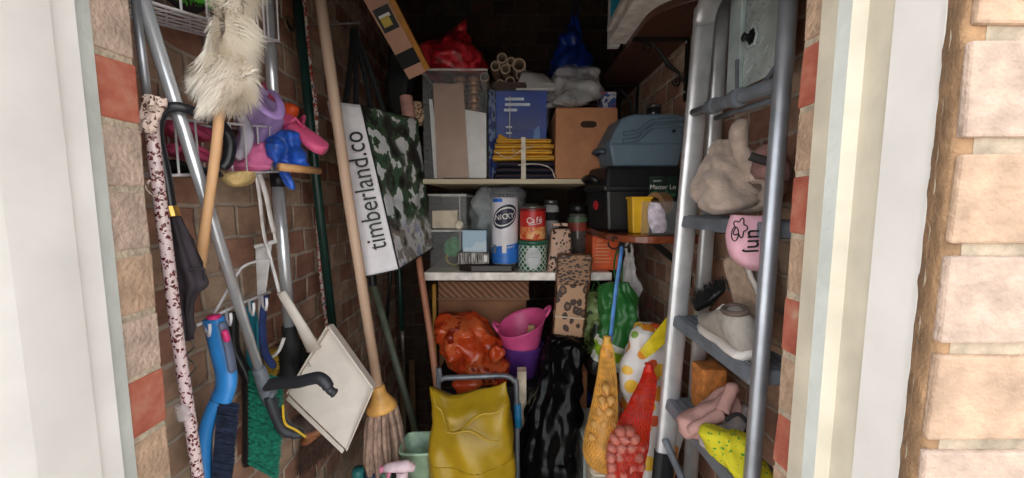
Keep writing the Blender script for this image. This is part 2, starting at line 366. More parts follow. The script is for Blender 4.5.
# --- toolboxes on the lower brown shelf
t = T('toolbox', 'black plastic toolbox on the brown shelf under the blue-grey one', 'toolbox', (.45, 1.45, 1.302)); z0 = 1.302
obj('body', MB().hexa([(.328, 1.28, z0), (.572, 1.28, z0), (.572, 1.412, z0), (.290, 1.412, z0), (.318, 1.27, z0 + .145), (.574, 1.27, z0 + .145), (.574, 1.415, z0 + .145), (.278, 1.415, z0 + .145)]), blackpl, t, bevel=.01)
obj('lid', MB().hexa([(.312, 1.262, z0 + .145), (.576, 1.262, z0 + .145), (.576, 1.416, z0 + .145), (.270, 1.416, z0 + .145), (.322, 1.28, z0 + .222), (.572, 1.28, z0 + .222), (.572, 1.41, z0 + .222), (.285, 1.41, z0 + .222)]), blackpl, t, bevel=.012)
obj('lid_rim', MB().hexa([(.308, 1.258, z0 + .138), (.577, 1.258, z0 + .138), (.577, 1.417, z0 + .138), (.268, 1.417, z0 + .138), (.308, 1.258, z0 + .156), (.577, 1.258, z0 + .156), (.577, 1.417, z0 + .156), (.268, 1.417, z0 + .156)]), blackpl, t, bevel=.004)
obj('badge', MB().lathe([(.016, 0), (.016, .003), (.001, .004)], (.300, 1.345, z0 + .09), 20, ax=(-1, -.28, -.05)), M('red_badge', (190, 40, 48), .4), t)
obj('handle', MB().tube([V(.300, 1.31, z0 + .17), V(.278, 1.32, z0 + .185), V(.268, 1.345, z0 + .188), V(.262, 1.38, z0 + .185), V(.280, 1.39, z0 + .17)], .010, 10), blackpl, t, smooth=True)
t = T('tool_case', 'blue-grey plastic tool case on top of the black toolbox', 'tool case', (.45, 1.45, 1.525)); z1 = 1.5245
bluegrey = M('blue_grey_plastic', (92, 112, 126), .5, var=.05, sc=30)
obj('body', MB().hexa([(.345, 1.29, z1), (.566, 1.29, z1), (.566, 1.40, z1), (.325, 1.40, z1), (.325, 1.278, z1 + .075), (.574, 1.278, z1 + .075), (.574, 1.414, z1 + .075), (.308, 1.414, z1 + .075)]), bluegrey, t, bevel=.008)
P = [(.322, z1 + .07), (.575, z1 + .07), (.575, z1 + .150), (.558, z1 + .172), (.412, z1 + .172), (.368, z1 + .160), (.345, z1 + .118)]
obj('lid', MB().prism([V(a, 1.283, c) for a, c in P], (-.014, .131, 0)), bluegrey, t, bevel=.008)
for dz in (0, .024):
    P = [(.372, 1.279, z1 + .082 + dz), (.42, 1.279, z1 + .088 + dz), (.465, 1.279, z1 + .128 + dz * .8), (.57, 1.279, z1 + .136 + dz * .8)]
    obj('ridge', MB().tube(P, .007, 8), bluegrey, t)
obj('latch', MB().box((.535, 1.270, z1 + .11), (.542, 1.284, z1 + .117)), blackpl, t); obj('handle', MB().tube([V(.320, 1.31, z1 + .05), V(.302, 1.32, z1 + .055), V(.297, 1.345, z1 + .058), V(.294, 1.37, z1 + .055), V(.312, 1.38, z1 + .05)], .009, 8), M('darker_blue_grey', (62, 76, 88), .5), t, smooth=True)
t = T('lidded_jar', 'small dark jar with round lid above the blue-grey tool case', 'jar', (.50, 1.36, 1.697))
obj('body', MB().lathe([(.020, 0), (.024, .004), (.024, .03), (.02, .034)], (.50, 1.36, 1.6985), 24), M('dark_glass', (40, 40, 42), .1), t, smooth=True); obj('lid', MB().lathe([(.025, 0), (.026, .008), (.022, .012), (.001, .012)], (.50, 1.36, 1.732), 24), M('grey_tin_lid', (110, 108, 104), .3, .7), t, smooth=True)
# --- little things on the lower brown shelf
yel = M('yellow_plastic', (228, 178, 28), .45, var=.04)
t = T('yellow_caddy', 'bright yellow plastic box in front of the black toolbox', 'box', (.41, 1.2, 1.302))
y0 = 1.195
obj('body', MB().hexa([(.386, y0, 1.303), (.438, y0, 1.303), (.438, y0 + .05, 1.303), (.386, y0 + .05, 1.303), (.380, y0 - .004, 1.418), (.442, y0 - .004, 1.418), (.442, y0 + .054, 1.418), (.380, y0 + .054, 1.418)]), yel, t, bevel=.003); obj('rim', MB().box((.377, y0 - .007, 1.412), (.445, y0 + .057, 1.42)), yel, t, bevel=.002); obj('rib', MB().box((.411, y0 - .008, 1.303), (.416, y0, 1.412)), yel, t)
def openbox(mb, a, b, th=.003):
    (x0, y0, z0), (x1, y1, z1) = a, b
    mb.box((x0, y0, z0), (x1, y1, z0 + th)); mb.box((x0, y0, z0 + th), (x1, y0 + th, z1)); mb.box((x0, y1 - th, z0 + th), (x1, y1, z1)); mb.box((x0, y0 + th, z0 + th), (x0 + th, y1 - th, z1)); mb.box((x1 - th, y0 + th, z0 + th), (x1, y1 - th, z1)); return mb
o = obj('clear_tub', openbox(MB(), (.407, 1.125, 1.303), (.497, 1.185, 1.405), .002), clearpl, bevel=.001); tag(o, 'small open clear plastic tub beside the yellow box', 'tub')
o = obj('tape_roll', MB().lathe([(.022, 0), (.036, 0), (.037, .003), (.037, .045), (.036, .048), (.022, .048), (.022, 0)], V(.490, 1.215, 1.397), 28, cap=False, ax=(-.85, -.5, 0)), M('brown_tape', (150, 112, 78), .35), smooth=False); tag(o, 'roll of brown parcel tape leaning out of the clear tub', 'tape')
o = obj('paper_scrap', blob([(203, 650, 660, 1.15, .01), (212, 648, 664, 1.15, .02), (228, 650, 666, 1.15, .02), (233, 652, 664, 1.15, .01)], 24, 12, amp=.008, fr=30), M('white_lilac_scraps', (214, 200, 214), .6, var=.2, sc=60)); tag(o, 'crumpled pale wrapper inside the small clear tub', 'wrapper')
t = T('blister_pack', 'dark green and black hanging packet behind the brown tape', 'packet', (.49, 1.232, 1.30))
obj('card_back', MB().box((.452, 1.248, 1.303), (.545, 1.252, 1.488)), M('black_green_print', (24, 42, 34), .4, var=.4, sc=40), t); text('printed_name', 'Master Lo', (.4975, 1.2465, 1.452), (1, 0, 0), (0, 0, 1), .021, white, t); text('printed_line', 'HEAVY', (.478, 1.2465, 1.472), (1, 0, 0), (0, 0, 1), .009, white, t)
for i in range(7): obj('printed_leaf', MB().lathe([(.006, 0), (.0005, .0008)], (.462 + i * .012, 1.248, 1.43 + .006 * math.sin(i * 2)), 8, ax=(0, -1, 0)), M('green_print', (60, 130, 80), .4), t)
# hooks under the shelf
for i, (x, dz, lb) in enumerate([(614, 0, 'large black ring hook under the brown shelf holding the blue strap'), (626, .004, 'small black wire hook under the brown shelf above the green bag')]):
    c = W(x, 243, 1.16); pts = [c + V(.018 * (1 - .3 * i) * math.sin(a), 0, .018 * math.cos(a) + dz) for a in [k * .33 - .3 for k in range(17)]]
    o = obj('ring_hook', MB().tube([V(c.x - .003, c.y, 1.28)] + pts, .0028, 7), blackmetal, smooth=True); tag(o, lb, 'hook')
# ================================================================ LADDER
L = T('step_ladder', 'aluminium step ladder standing along the right brick wall', 'ladder', (.36, .95, 0))
far_b, far_t = W(655, 560, .95), W(702, 46, .95); far_b = far_b + (far_b - far_t) * ((0.02 - far_b.z) / (far_b.z - far_t.z))
def oval(pts, a, b, ax, n=14):
    """stile: oval section, ax = direction of the wide axis"""
    R = []; m = len(pts)
    for i, p in enumerate(pts):
        t = (Vector(pts[min(i + 1, m - 1)]) - Vector(pts[max(i - 1, 0)])).normalized(); u = Vector(ax); u = (u - t * u.dot(t)).normalized(); v = t.cross(u)
        R.append([Vector(p) + u * a * sgn(math.cos(2 * PI * j / n), .7) + v * b * sgn(math.sin(2 * PI * j / n), .7) for j in range(n)])
    return MB().rings(R)
near_t = V(.436, .622, 1.86); near_b = V(.415, .622, .02)
top = [far_b, far_b.lerp(far_t, .5), far_t, W(704, 22, .94), W(708, 6, .92), W(716, -8, .885), W(728, -18, .85), V(.455, .74, 1.90), V(.44, .65, 1.885)]
obj('stile', oval(spline([tuple(p) for p in top], 60), .025, .012, (1, -.12, 0)), alu, L, smooth=True)
obj('stile', oval([near_b, near_b.lerp(near_t, .5), near_t, V(.44, .65, 1.89)], .013, .018, (.8, -.6, 0)), alu_d, L, smooth=True)
rb, rt = W(690, 478, .98), W(719, 50, .98); rb = rb + (rb - rt) * ((.02 - rb.z) / (rb.z - rt.z)); rt2 = rt + (rt - rb).normalized() * .28
obj('rear_stile', oval([rb, rt, rt2], .019, .012, (1, -.12, 0)), alu, L, smooth=True)
nrb, nrt = V(rb.x + .02, .66, .02), V(rt.x + .0, .66, rt.z)
obj('rear_stile', oval([V(.53, .655, .02), V(.545, .655, 1.9)], .011, .015, (.8, -.6, 0)), alu_d, L, smooth=True)
for p in (far_b, near_b, rb, V(.53, .655, .02)): obj('foot', MB().box((p.x - .03, p.y - .018, 0), (p.x + .03, p.y + .018, .05)), blackpl, L, bevel=.004)
k = (.735 - far_b.z) / (far_t.z - far_b.z); a = far_b.lerp(far_t, k - .06); b_ = far_b.lerp(far_t, k)
obj('sleeve', oval([a, b_], .0275, .0145, (1, -.12, 0)), blackpl, L)
for z in (1.368, 1.112, .888, .64, .40, .16):
    kf = (z - far_b.z) / (far_t.z - far_b.z); pf = far_b.lerp(far_t, kf); pn = near_b.lerp(near_t, (z - near_b.z) / (near_t.z - near_b.z))
    tr = MB(); wd = .085
    tr.hexa([pf + V(-.016, 0, -.028), pn + V(-.016, 0, -.028), pn + V(wd, 0, -.028), pf + V(wd, 0, -.028), pf + V(-.012, 0, 0), pn + V(-.012, 0, 0), pn + V(wd, 0, 0), pf + V(wd, 0, 0)])
    tp = obj('tread', tr, greypl, L, bevel=.004)
    rb_ = MB()
    for i in range(5):
        q = V(.0 + i * .018, 0, 0); rb_.tube([pf + q + V(0, -.01, .0005), pn + q + V(0, .01, .0005)], .002, 6)
    obj('grip_ridges', rb_, greypl, tp)
a, b_ = W(692, 113, .95), W(786, 82, .62)
obj('lock_bar', MB().tube([a, b_], .0095, 12), greypl, L, smooth=True); obj('lock_bar', MB().tube([W(716, 118, .92), W(780, 97, .66)], .006, 10), greypl, L, smooth=True)
for f0, f1, r in ((.28, .34, .017), (.36, .56, .0135), (.56, .62, .018), (.66, .97, .0135)): obj('coupling', MB().tube([a.lerp(b_, f0), a.lerp(b_, f1)], r, 14), greypl, L, smooth=False)
obj('stay_rod', MB().tube([W(737, 60, .9), W(737, 104, .88)], .004, 8), greypl, L); obj('stay_rod', MB().tube([W(786, 52, .66), W(755, 96, .76)], .004, 8), greypl, L)
obj('stay_rod', MB().tube([W(665, 440, .94), W(700, 520, .8)], .009, 8), greypl, L)
# ================================================================ THINGS TUCKED IN THE LADDER
galv = M('galvanised_steel', (200, 208, 206), .4, .2, var=.16, sc=10, bump=.05)
g = T('galvanised_plate', 'galvanised tread-patterned metal plate on the wall behind the ladder top', 'metal plate', (.55, .92, 1.66))
x = .535; ztop = 2.0; zb = 1.665
obj('panel', MB().box((x, .745, zb), (x + .004, .945, ztop)), galv, g); obj('flange', MB().hexa([(x - .004, .945, zb), (x - .004, .945, zb), (x + .03, .975, zb), (x + .03, .975, zb)] + [(x - .004, .945, ztop), (x - .004, .946, ztop), (x + .03, .975, ztop), (x + .03, .976, ztop)]), M('pale_galvanised', (206, 220, 218), .4, .2, var=.1, sc=12), g)
obj('flange', MB().box((x - .012, .90, zb), (x, .948, ztop)), M('pale_galvanised', (0, 0, 0)), g, bevel=.003)
mb = MB()
for i in range(9):
    for j in range(14):
        if (i - 3) ** 2 + (j - 4) ** 2 < 5: continue
        y = .755 + i * .017; z = zb + .012 + j * .0235; s = 1 if (i + j) % 2 else -1
        mb.obox((x - .001, y, z), V(0, .006, .006 * s), V(.0015, 0, 0), V(0, -.0014 * s, .0014))
obj('tread_pattern', mb, galv, g, bevel=.0007)
hx = [V(x - .002, .865 + .018 * math.cos(k * PI / 3), 1.765 + .024 * math.sin(k * PI / 3)) for k in range(6)]
obj('hex_rim', MB().prism(hx, (-.005, 0, 0)), M('pale_galvanised', (0, 0, 0)), g, bevel=.002); obj('hex_hole', MB().prism([V(p.x - .0055, .865 + (p.y - .865) * .75, 1.765 + (p.z - 1.765) * .75) for p in hx], (-.001, 0, 0)), M('deep_black', (6, 6, 6), .9), g); obj('knob', MB().lathe([(.006, 0), (.010, .004), (.006, .010), (.010, .016), (.004, .02)], (x - .007, .868, 1.765), 14, ax=(-1, 0, 0)), blackpl, g, smooth=True)
suede = M('beige_suede', (178, 158, 144), .95, var=.12, sc=30, bump=.25, bsc=140, sheen=.3)
# garden gloves draped over the upper tread
t = T('garden_glove', 'beige suede garden glove lying on the upper ladder tread', 'glove', (.47, .8, 1.37))
obj('palm', blob([(140, 716, 727, .86, .03), (150, 708, 737, .85, .06), (165, 702, 748, .83, .085), (185, 695, 766, .80, .10), (203, 695, 768, .79, .10), (213, 700, 752, .80, .07), (217, 706, 738, .80, .03)], amp=.034, fr=13, folds=5, famp=.006, seed=2), suede, t, smooth=True)
obj('finger', MB().tube(curve([(742, 122, .80), (738, 134, .79), (741, 150, .785), (748, 166, .775), (750, 182, .77)], 22), [.006] + [.0135 + .004 * abs(math.sin(i * .35)) for i in range(20)] + [.016], 16).wobble(.003, 40, 1), suede, t, smooth=True); obj('finger', MB().tube(curve([(752, 178, .75), (764, 176, .735), (772, 184, .73), (770, 196, .735), (756, 204, .75), (738, 206, .76)], 22), [.012 + .005 * math.sin(i * .15) for i in range(22)], 16).wobble(.004, 30, 4), suede, t, smooth=True)
obj('cuff', MB().tube(curve([(706, 204, .78), (722, 208, .77), (740, 205, .765), (758, 198, .75)], 20), .011, 12).wobble(.004, 40, 7), suede, t, smooth=True)
t = T('padded_glove', 'faded pink-grey padded glove behind the beige one', 'glove', (.5, .72, 1.38))
obj('palm', blob([(144, 762, 776, .74, .03), (152, 757, 782, .735, .05), (166, 756, 784, .73, .06), (180, 760, 782, .73, .05)], 30, 18, amp=.012, fr=16, seed=5), M('dull_pink_fabric', (150, 112, 108), .9, bump=.2), t, smooth=True)
obj('strap', MB().tube(curve([(750, 156, .71), (762, 160, .70), (776, 163, .69)], 12), .008, 8), M('charcoal_fabric', (50, 46, 46), .9), t, smooth=True)
pinkc = M('pale_pink_cloth', (226, 172, 186), .8, var=.05, sc=30, bump=.1)
t = T('pink_sock', 'pale pink cloth item with black lettering hung over ladder tread', 'cloth', (.42, .64, 1.3))
obj('body', blob([(215, 731, 772, .665, .03), (222, 729, 776, .66, .04), (240, 728, 775, .655, .045), (255, 731, 773, .655, .045), (264, 738, 771, .655, .04), (270, 748, 768, .66, .015)], 40, 24, amp=.004, fr=14, p=3), pinkc, t, smooth=True)
text('lettering', 'unj', W(755, 241, .6305), V(.05, .03, -1), V(1, 0, .05), .040, blackmat, t, ext=.001, sx=.85)
pts = []
for k in range(40):
    a = k / 39 * 2 * PI; r = .014 + .0035 * math.cos(5 * a); c = W(740, 228, .633); pts.append(c + V(r * .75 * math.cos(a), 0, r * math.sin(a)))
obj('printed_outline', MB().tube(pts, .0011, 5), blackmat, t)
pts = [W(735, 234, .632) + V(.006 * math.cos(a), 0, .012 * math.sin(a)) for a in [k / 20 * 2 * PI for k in range(21)]]; obj('printed_outline', MB().tube(pts, .001, 5), blackmat, t)
# trainers on the middle tread
shoe_g = M('grey_suede_shoe', (168, 160, 152), .85, var=.08, sc=50, bump=.15, bsc=200); sole_m = M('white_rubber_sole', (228, 220, 214), .5, var=.04)
def trainer(name, label, heel, toe, up, wd, ht):
    """a trainer from heel to toe: lofted upper, thick sole, collar, laces"""
    t = T(name, label, 'shoe', tuple(heel)); ax = (toe - heel); Ln = ax.length; ax.normalize(); up = (up - ax * up.dot(ax)).normalized(); sd = ax.cross(up)
    def ring(f, w0, h0, base, n=24): return [heel + ax * (Ln * f) + sd * (w0 * sgn(math.cos(2 * PI * j / n), .8)) + up * (base + h0 * .5 + h0 * .5 * sgn(math.sin(2 * PI * j / n), .8)) for j in range(n)]
    S = [(0, .55), (.06, .78), (.2, .86), (.42, .82), (.6, .95), (.78, 1.0), (.92, .82), (1.0, .4)]
    obj('sole', MB().rings([ring(f, wd * s * 1.06, ht * .24, 0) for f, s in S]), sole_m, t, smooth=True)
    obj('outsole', MB().rings([ring(f, wd * s * .9, ht * .05, -ht * .045) for f, s in S]), M('tan_outsole', (176, 152, 132), .8, var=.12, sc=60, bump=.3), t, smooth=True)
    H = [(0.02, .5, .85), (.06, .72, .95), (.2, .78, 1.0), (.34, .74, .96), (.5, .8, .78), (.66, .9, .58), (.82, .88, .44), (.93, .7, .36), (.985, .35, .22)]
    up_o = obj('upper', MB().rings([ring(f, wd * s, ht * h, ht * .15) for f, s, h in H]).wobble(.002, 40), shoe_g, t, smooth=True)
    c = heel + ax * Ln * .17 + up * ht * 1.12
    obj('collar', MB().tube([c + ax * (Ln * .13 * math.cos(a)) + sd * (wd * .5 * math.sin(a)) for a in [k / 24 * 2 * PI for k in range(25)]], ht * .07, 8), M('dark_shoe_lining', (104, 88, 80), .9), t, smooth=True)
    for k in range(4):
        f = .42 + k * .085; hh = ht * (1.06 - .14 * k); q = heel + ax * Ln * f
        obj('lace', MB().tube([q - sd * wd * .6 + up * hh * .78, q - sd * wd * .35 + up * hh * .93, q + up * (hh + .001), q + sd * wd * .35 + up * hh * .93, q + sd * wd * .6 + up * hh * .78], .0022, 6), white, t, smooth=True)
    return t
pz = 1.1135
def on_tread(px, d): q = W(px, 300, d); return V(q.x, d, pz)
trainer('trainer', 'worn grey trainer with white sole lying along the middle tread', on_tread(757, .66), on_tread(710, .855), V(-.25, 0, 1), .036, .078)
trainer('trainer', 'pale trainer tipped up on the other one with its sole turned outwards', W(730, 256, .80), W(753, 322, .73), V(.85, .35, .3), .036, .07)
t = T('shoe_brush', 'small brush with black bristles beside the grey trainer', 'brush', W(705, 290, .9))
a, b_ = W(697, 300, .92), W(722, 283, .86)
obj('handle', MB().tube([a + V(0, 0, -.02), a.lerp(b_, .5) + V(0, 0, -.022), b_ + V(0, 0, -.016)], [.010, .012, .008], 10), blackpl, t, smooth=True)
mb = MB(); bristles(mb, None, V(-.2, -.3, 1), .035, .0012, [a.lerp(b_, random.random()) + V(random.uniform(-.012, .012), random.uniform(-.012, .012), -.016) for _ in range(260)], .25)
obj('bristles', mb, blackmat, t)
o = obj('sponge_block', blob([(365, 697, 721, .90, .05), (367, 696, 722, .90, .06), (380, 696, 722, .90, .06), (398, 695, 722, .90, .06), (418, 695, 721, .90, .06), (420, 697, 719, .90, .05)], 40, 20, p=9, amp=.002, fr=40), M('orange_sponge', (196, 122, 60), .95, var=.14, sc=60, bump=.5, bsc=200), smooth=True); tag(o, 'orange-brown sponge block behind the dusky pink glove', 'sponge')
dusk = M('dusky_pink_suede', (196, 150, 142), .9, var=.07, sc=30, bump=.15, bsc=120)
t = T('pink_garden_glove', 'dusky pink garden glove draped on the lower ladder tread', 'glove', W(705, 430, .8))
obj('palm', blob([(390, 726, 733, .80, .02), (396, 718, 737, .80, .045), (408, 694, 736, .79, .07), (418, 684, 734, .78, .08), (428, 680, 724, .78, .07), (435, 682, 704, .78, .04), (437, 684, 696, .78, .02)], amp=.03, fr=15, folds=4, famp=.004, seed=11), dusk, t, smooth=True)
obj('thumb', MB().tube(curve([(722, 412, .75), (728, 398, .765), (732, 388, .77), (736, 392, .77)], 16), [.013] * 12 + [.012, .011, .009, .005], 12).wobble(.002, 40, 2), dusk, t, smooth=True); obj('finger', MB().tube(curve([(722, 414, .75), (704, 424, .745), (688, 432, .75)], 16), [.012] * 14 + [.009, .004], 12).wobble(.003, 40, 6), dusk, t, smooth=True)
t = T('grey_work_glove', 'grey and white fabric glove between the pink glove and dotted cloth', 'glove', W(730, 420, .76))
obj('palm', blob([(405, 738, 748, .78, .03), (414, 724, 752, .77, .05), (426, 702, 752, .76, .06), (440, 700, 738, .74, .05), (450, 706, 732, .73, .03)], 36, 20, amp=.016, fr=16, seed=21), M('grey_fabric', (170, 160, 158), .9, var=.2, sc=30, bump=.2), t, smooth=True); obj('trim', MB().tube(curve([(726, 420, .725), (738, 414, .735), (748, 424, .73), (744, 436, .725)], 18), .004, 8), M('charcoal_fabric', (0, 0, 0)), t, smooth=True)
t = obj('dotted_glove', blob([(430, 722, 734, .70, .02), (434, 710, 746, .69, .05), (444, 705, 756, .68, .06), (458, 712, 756, .67, .06), (472, 728, 756, .665, .05), (490, 736, 758, .66, .04)], amp=.026, fr=16, folds=4, famp=.003, seed=13), spots('yellow_green_dots', (212, 200, 36), (70, 140, 50), (70, 140, 50), 105, .24, .85), smooth=True); tag(t, 'yellow cloth glove with green dots at the ladder bottom', 'glove')
# ================================================================ UPPER BACK SHELF
def crate(name, label, a, b, grp=None, m=None, lip=.008):
    t = T(name, label, 'storage box', a, grp); m = m or clearpl
    obj('body', openbox(MB(), a, b, .003), m, t, bevel=.001)
    r = MB(); (x0, y0, z0), (x1, y1, z1) = a, b
    r.tube([V(x0, y0, z1), V(x1, y0, z1), V(x1, y1, z1), V(x0, y1, z1), V(x0, y0, z1)], lip * .5, 6); obj('rim', r, M('frosted_plastic', (214, 212, 208), .25, alpha=.55), t); return t
crate('clear_storage_tub', 'tall clear plastic tub of card and papers at the left of the upper shelf', (-.330, 1.43, ZU + .001), (-.093, 1.74, 1.888))
def leaf(name, label, cat, a, b, c, d, th, m, grp=None):
    a, b, c, d = map(Vector, (a, b, c, d)); n = (b - a).cross(d - a).normalized() * th
    o = obj(name, MB().hexa([a, b, c, d, a + n, b + n, c + n, d + n]), m); return tag(o, label, cat, grp)
zf = ZU + .006
leaf('card_sheet', 'brown card sheet standing inside the tall clear tub', 'card', (-.285, 1.445, zf), (-.165, 1.455, zf), (-.185, 1.475, 1.85), (-.298, 1.465, 1.85), -.004, M('grey_brown_card', (168, 132, 108), .8, var=.05))
leaf('paper_sheet', 'white papers standing beside the brown card inside the clear tub', 'paper', (-.175, 1.47, zf), (-.100, 1.48, zf), (-.100, 1.49, 1.745), (-.19, 1.48, 1.76), -.008, white)
leaf('paper_sheet', 'thin white sheet at the left edge behind the brown card', 'paper', (-.305, 1.485, zf), (-.27, 1.485, zf), (-.31, 1.495, 1.80), (-.321, 1.495, 1.80), -.004, white)
copper = M('copper_brown_metal', (172, 124, 88), .3, .6, var=.2, sc=40)
for i in range(2):
    for j in range(5):
        c = V(-.205 + i * .055, 1.525, 1.725 + j * .033)
        t = T('metal_cap', f'coppery cap in the {"left" if i == 0 else "right"} column inside the clear tub, {["lowest", "second up", "middle", "fourth up", "topmost"][j]}', 'cap', c, 'coppery caps stacked in the clear tub')
        obj('body', MB().lathe([(.018, 0), (.024, .004), (.025, .022), (.021, .0315), (.001, .0315)], c, 20), copper, t, smooth=True); obj('band', MB().lathe([(.0252, .009), (.0258, .011), (.0252, .013)], c, 20, cap=False), M('dark_band', (60, 40, 30), .5), t)
o = obj('stack_holder', MB().box((-.235, 1.498, zf), (-.12, 1.552, 1.7235)), carddk); tag(o, 'brown carton under the coppery caps inside the clear tub', 'carton')
redf = patches('red_film', [(120, 14, 24), (170, 24, 36), (196, 44, 54), (150, 18, 30)], 9, .3, bump=.4)
t = T('red_carrier_bag', 'scrunched red plastic bag on top of the tall clear tub', 'bag', (-.23, 1.56, 1.89))
obj('body', blob([(26, 459, 464, 1.56, .03), (33, 451, 468, 1.56, .06), (43, 436, 473, 1.56, .14), (53, 425, 478, 1.57, .20), (66, 421, 482, 1.58, .24), (74, 424, 482, 1.58, .20), (76, 430, 478, 1.58, .16)], amp=.032, fr=12, folds=9, famp=.005, seed=3, n=90, m=60), redf, t, smooth=True)
obj('tied_ends', blob([(20, 464, 466, 1.555, .01), (26, 459, 467, 1.555, .03), (34, 455, 465, 1.56, .03)], 20, 10, amp=.01, fr=30, seed=8), redf, t, smooth=True)
# cardboard tubes lying end-on
tubes = [(495.4, 66, 4.7, 'leftmost of the upper ones'), (502, 58, 5, 'topmost, above the middle'), (511, 61.5, 4.3, 'second from the top, thin and dark'), (505.5, 69, 4.7, 'in the middle of the pile'), (519, 65, 6.6, 'widest of the pile'), (520, 75, 4.2, 'right of the middle, low'), (510.3, 81.6, 4.9, 'low centre, pale rim'), (484.6, 77, 4.5, 'far left beside the clear tub'), (500, 84, 4.5, 'lowest, beside the pale-rimmed one')]
tubem = M('grey_brown_card_tube', (164, 140, 118), .7, var=.1)
for i, (px, py, r, lb) in enumerate(tubes):
    c = W(px, py, 1.50); r = r * 1.5 / F; t = T('cardboard_tube', f'open cardboard tube end-on above the blue packet, {lb}', 'tube', c, 'cardboard tubes piled end-on')
    obj('body', MB().lathe([(r * .72, 0), (r, 0), (r, .42), (r * .72, .42), (r * .72, 0)], c, 24, cap=False, ax=(random.uniform(-.04, .04), 1, random.uniform(0, .03))), tubem, t, smooth=False)
o = obj('magazine_stack', MB().box((-.075, 1.455, 1.83), (.055, 1.95, 1.842)).box((-.073, 1.46, 1.842), (.052, 1.94, 1.852)), M('dark_card', (70, 54, 44), .85)); tag(o, 'flat card under the tubes on top of the blue packet', 'card')
t = T('paper_roll', 'white curled paper lying right of the cardboard tubes', 'paper', W(540, 85, 1.5))
R = []
for i in range(22):
    a = i / 21; R.append([W(519 + 9 * a - 3, 90 - 22 * math.sin(a * 1.5), 1.46) + V(0, .02 * a, 0), W(556 - 14 * a, 89 - 26 * math.sin(a * 1.5), 1.46) + V(0, .12 * a, 0)])
obj('sheet', MB().grid(R), white, t, smooth=True, solid=.002); obj('rolled_core', MB().tube(curve([(522, 86, 1.49), (556, 87, 1.49)], 4), .016, 14), M('pale_grey_paper', (200, 196, 190), .7), t, smooth=True)
# blue printed packet in clear film
bluep = M('blue_print', (18, 52, 130), .4, var=.25, sc=7)
t = T('blue_packet', 'large blue printed packet in clear film behind the yellow dusters', 'packet', (-.01, 1.5, ZU))
obj('printed_face', MB().box((-.062, 1.492, ZU + .002), (.135, 1.502, 1.83)), bluep, t, bevel=.002); obj('spine', MB().hexa([(-.090, 1.475, ZU + .002), (-.063, 1.488, ZU + .002), (-.063, 1.53, ZU + .002), (-.090, 1.53, ZU + .002), (-.090, 1.475, 1.835), (-.063, 1.488, 1.83), (-.063, 1.53, 1.83), (-.090, 1.53, 1.83)]), patches('blue_white_print', [(14, 26, 70), (24, 44, 104), (110, 126, 156), (12, 22, 58)], 40, .4, stretch=(1, 1, .5)), t, bevel=.003)
obj('clear_film', blob([(87, 490, 548, 1.49, .04), (92, 489, 550, 1.49, .05), (110, 489, 549, 1.488, .05), (130, 489, 548, 1.487, .05)], 40, 16, p=7, amp=.006, fr=14, seed=4), M('clear_film', (220, 224, 230), .12, alpha=.05), t, smooth=True)
for i, (x0, x1, z) in enumerate([(505, 524, 99), (505, 530, 104.5), (504, 517, 110), (506, 512, 127), (506, 512, 133)]):
    a, b_ = W(x0, z, 1.4905), W(x1, z, 1.4905); obj('printed_line', MB().box((a.x, 1.490, a.z - .005 + .002 * (i > 2)), (b_.x, 1.4915, a.z + .005 - .002 * (i > 2))), M('white_print', (206, 214, 226), .5), t)
obj('printed_swoosh', MB().hexa([(.07, 1.4905, ZU + .01), (.13, 1.4905, ZU + .01), (.13, 1.491, ZU + .01), (.07, 1.491, ZU + .01), (.085, 1.4905, 1.68), (.105, 1.4905, 1.70), (.105, 1.491, 1.70), (.085, 1.491, 1.68)]), M('pale_blue_gradient', (90, 130, 186), .4, var=.2), t)
# folded dusters
def folded(name, label, x0, x1, z, h, y0, m, seed, grp):
    R = []; n = 40; y1 = y0 + .15; k = 9
    for i in range(k):
        f = i / (k - 1); x = x0 + (x1 - x0) * f; ring = []
        for j in range(n):
            a = 2 * PI * j / n; p = V(x, (y0 + y1) / 2 + (y1 - y0) / 2 * sgn(math.cos(a), .35), z + h / 2 + h / 2 * sgn(math.sin(a), .6))
            e = 1 if 0 < i < k - 1 else .9
            p.z = z + h / 2 + (p.z - z - h / 2) * e + .0022 * noise.noise(V(x * 18, p.y * 9, seed)); p.y += .006 * noise.noise(V(x * 14, seed * 3, 1)); ring.append(p)
        R.append(ring)
    t = T(name, label, 'duster', (x0, y0, z), grp); obj('cloth', MB().rings(R), m, t, smooth=True)
    e = MB(); e.tube([V(x0 + .002, y0 - .0005, z + h * .5), V((x0 + x1) / 2, y0 - .003, z + h * .48), V(x1 - .002, y0 - .0005, z + h * .5)], .0011, 5); obj('hem_stitch', e, M('dark_stitch', (90, 50, 30), .9), t)
yd = M('yellow_duster_cloth', (224, 168, 56), .95, var=.07, sc=30, bump=.2, bsc=260); nv = M('navy_cloth', (22, 26, 46), .9, var=.2, bump=.1)
for i, (h, lb) in enumerate([(.022, 'lowest'), (.021, 'middle'), (.021, 'topmost')]): folded('navy_cloth', f'folded navy cloth under the yellow dusters, {lb} of three', -.064 + .004 * i, .168 - .006 * i, ZU + .001 + .0225 * i, h, 1.425, nv, i, 'folded navy cloths')
z = ZU + .069
for i, (h, a, b_, lb) in enumerate([(.022, -.072, .158, 'lowest'), (.020, -.068, .150, 'second from bottom'), (.019, -.064, .158, 'third from bottom'), (.018, -.058, .146, 'flat one on top')]):
    folded('yellow_duster', f'folded yellow duster, {lb} of the bound stack', a, b_, z, h, 1.424, yd, 10 + i, 'folded yellow dusters'); z += h + .001
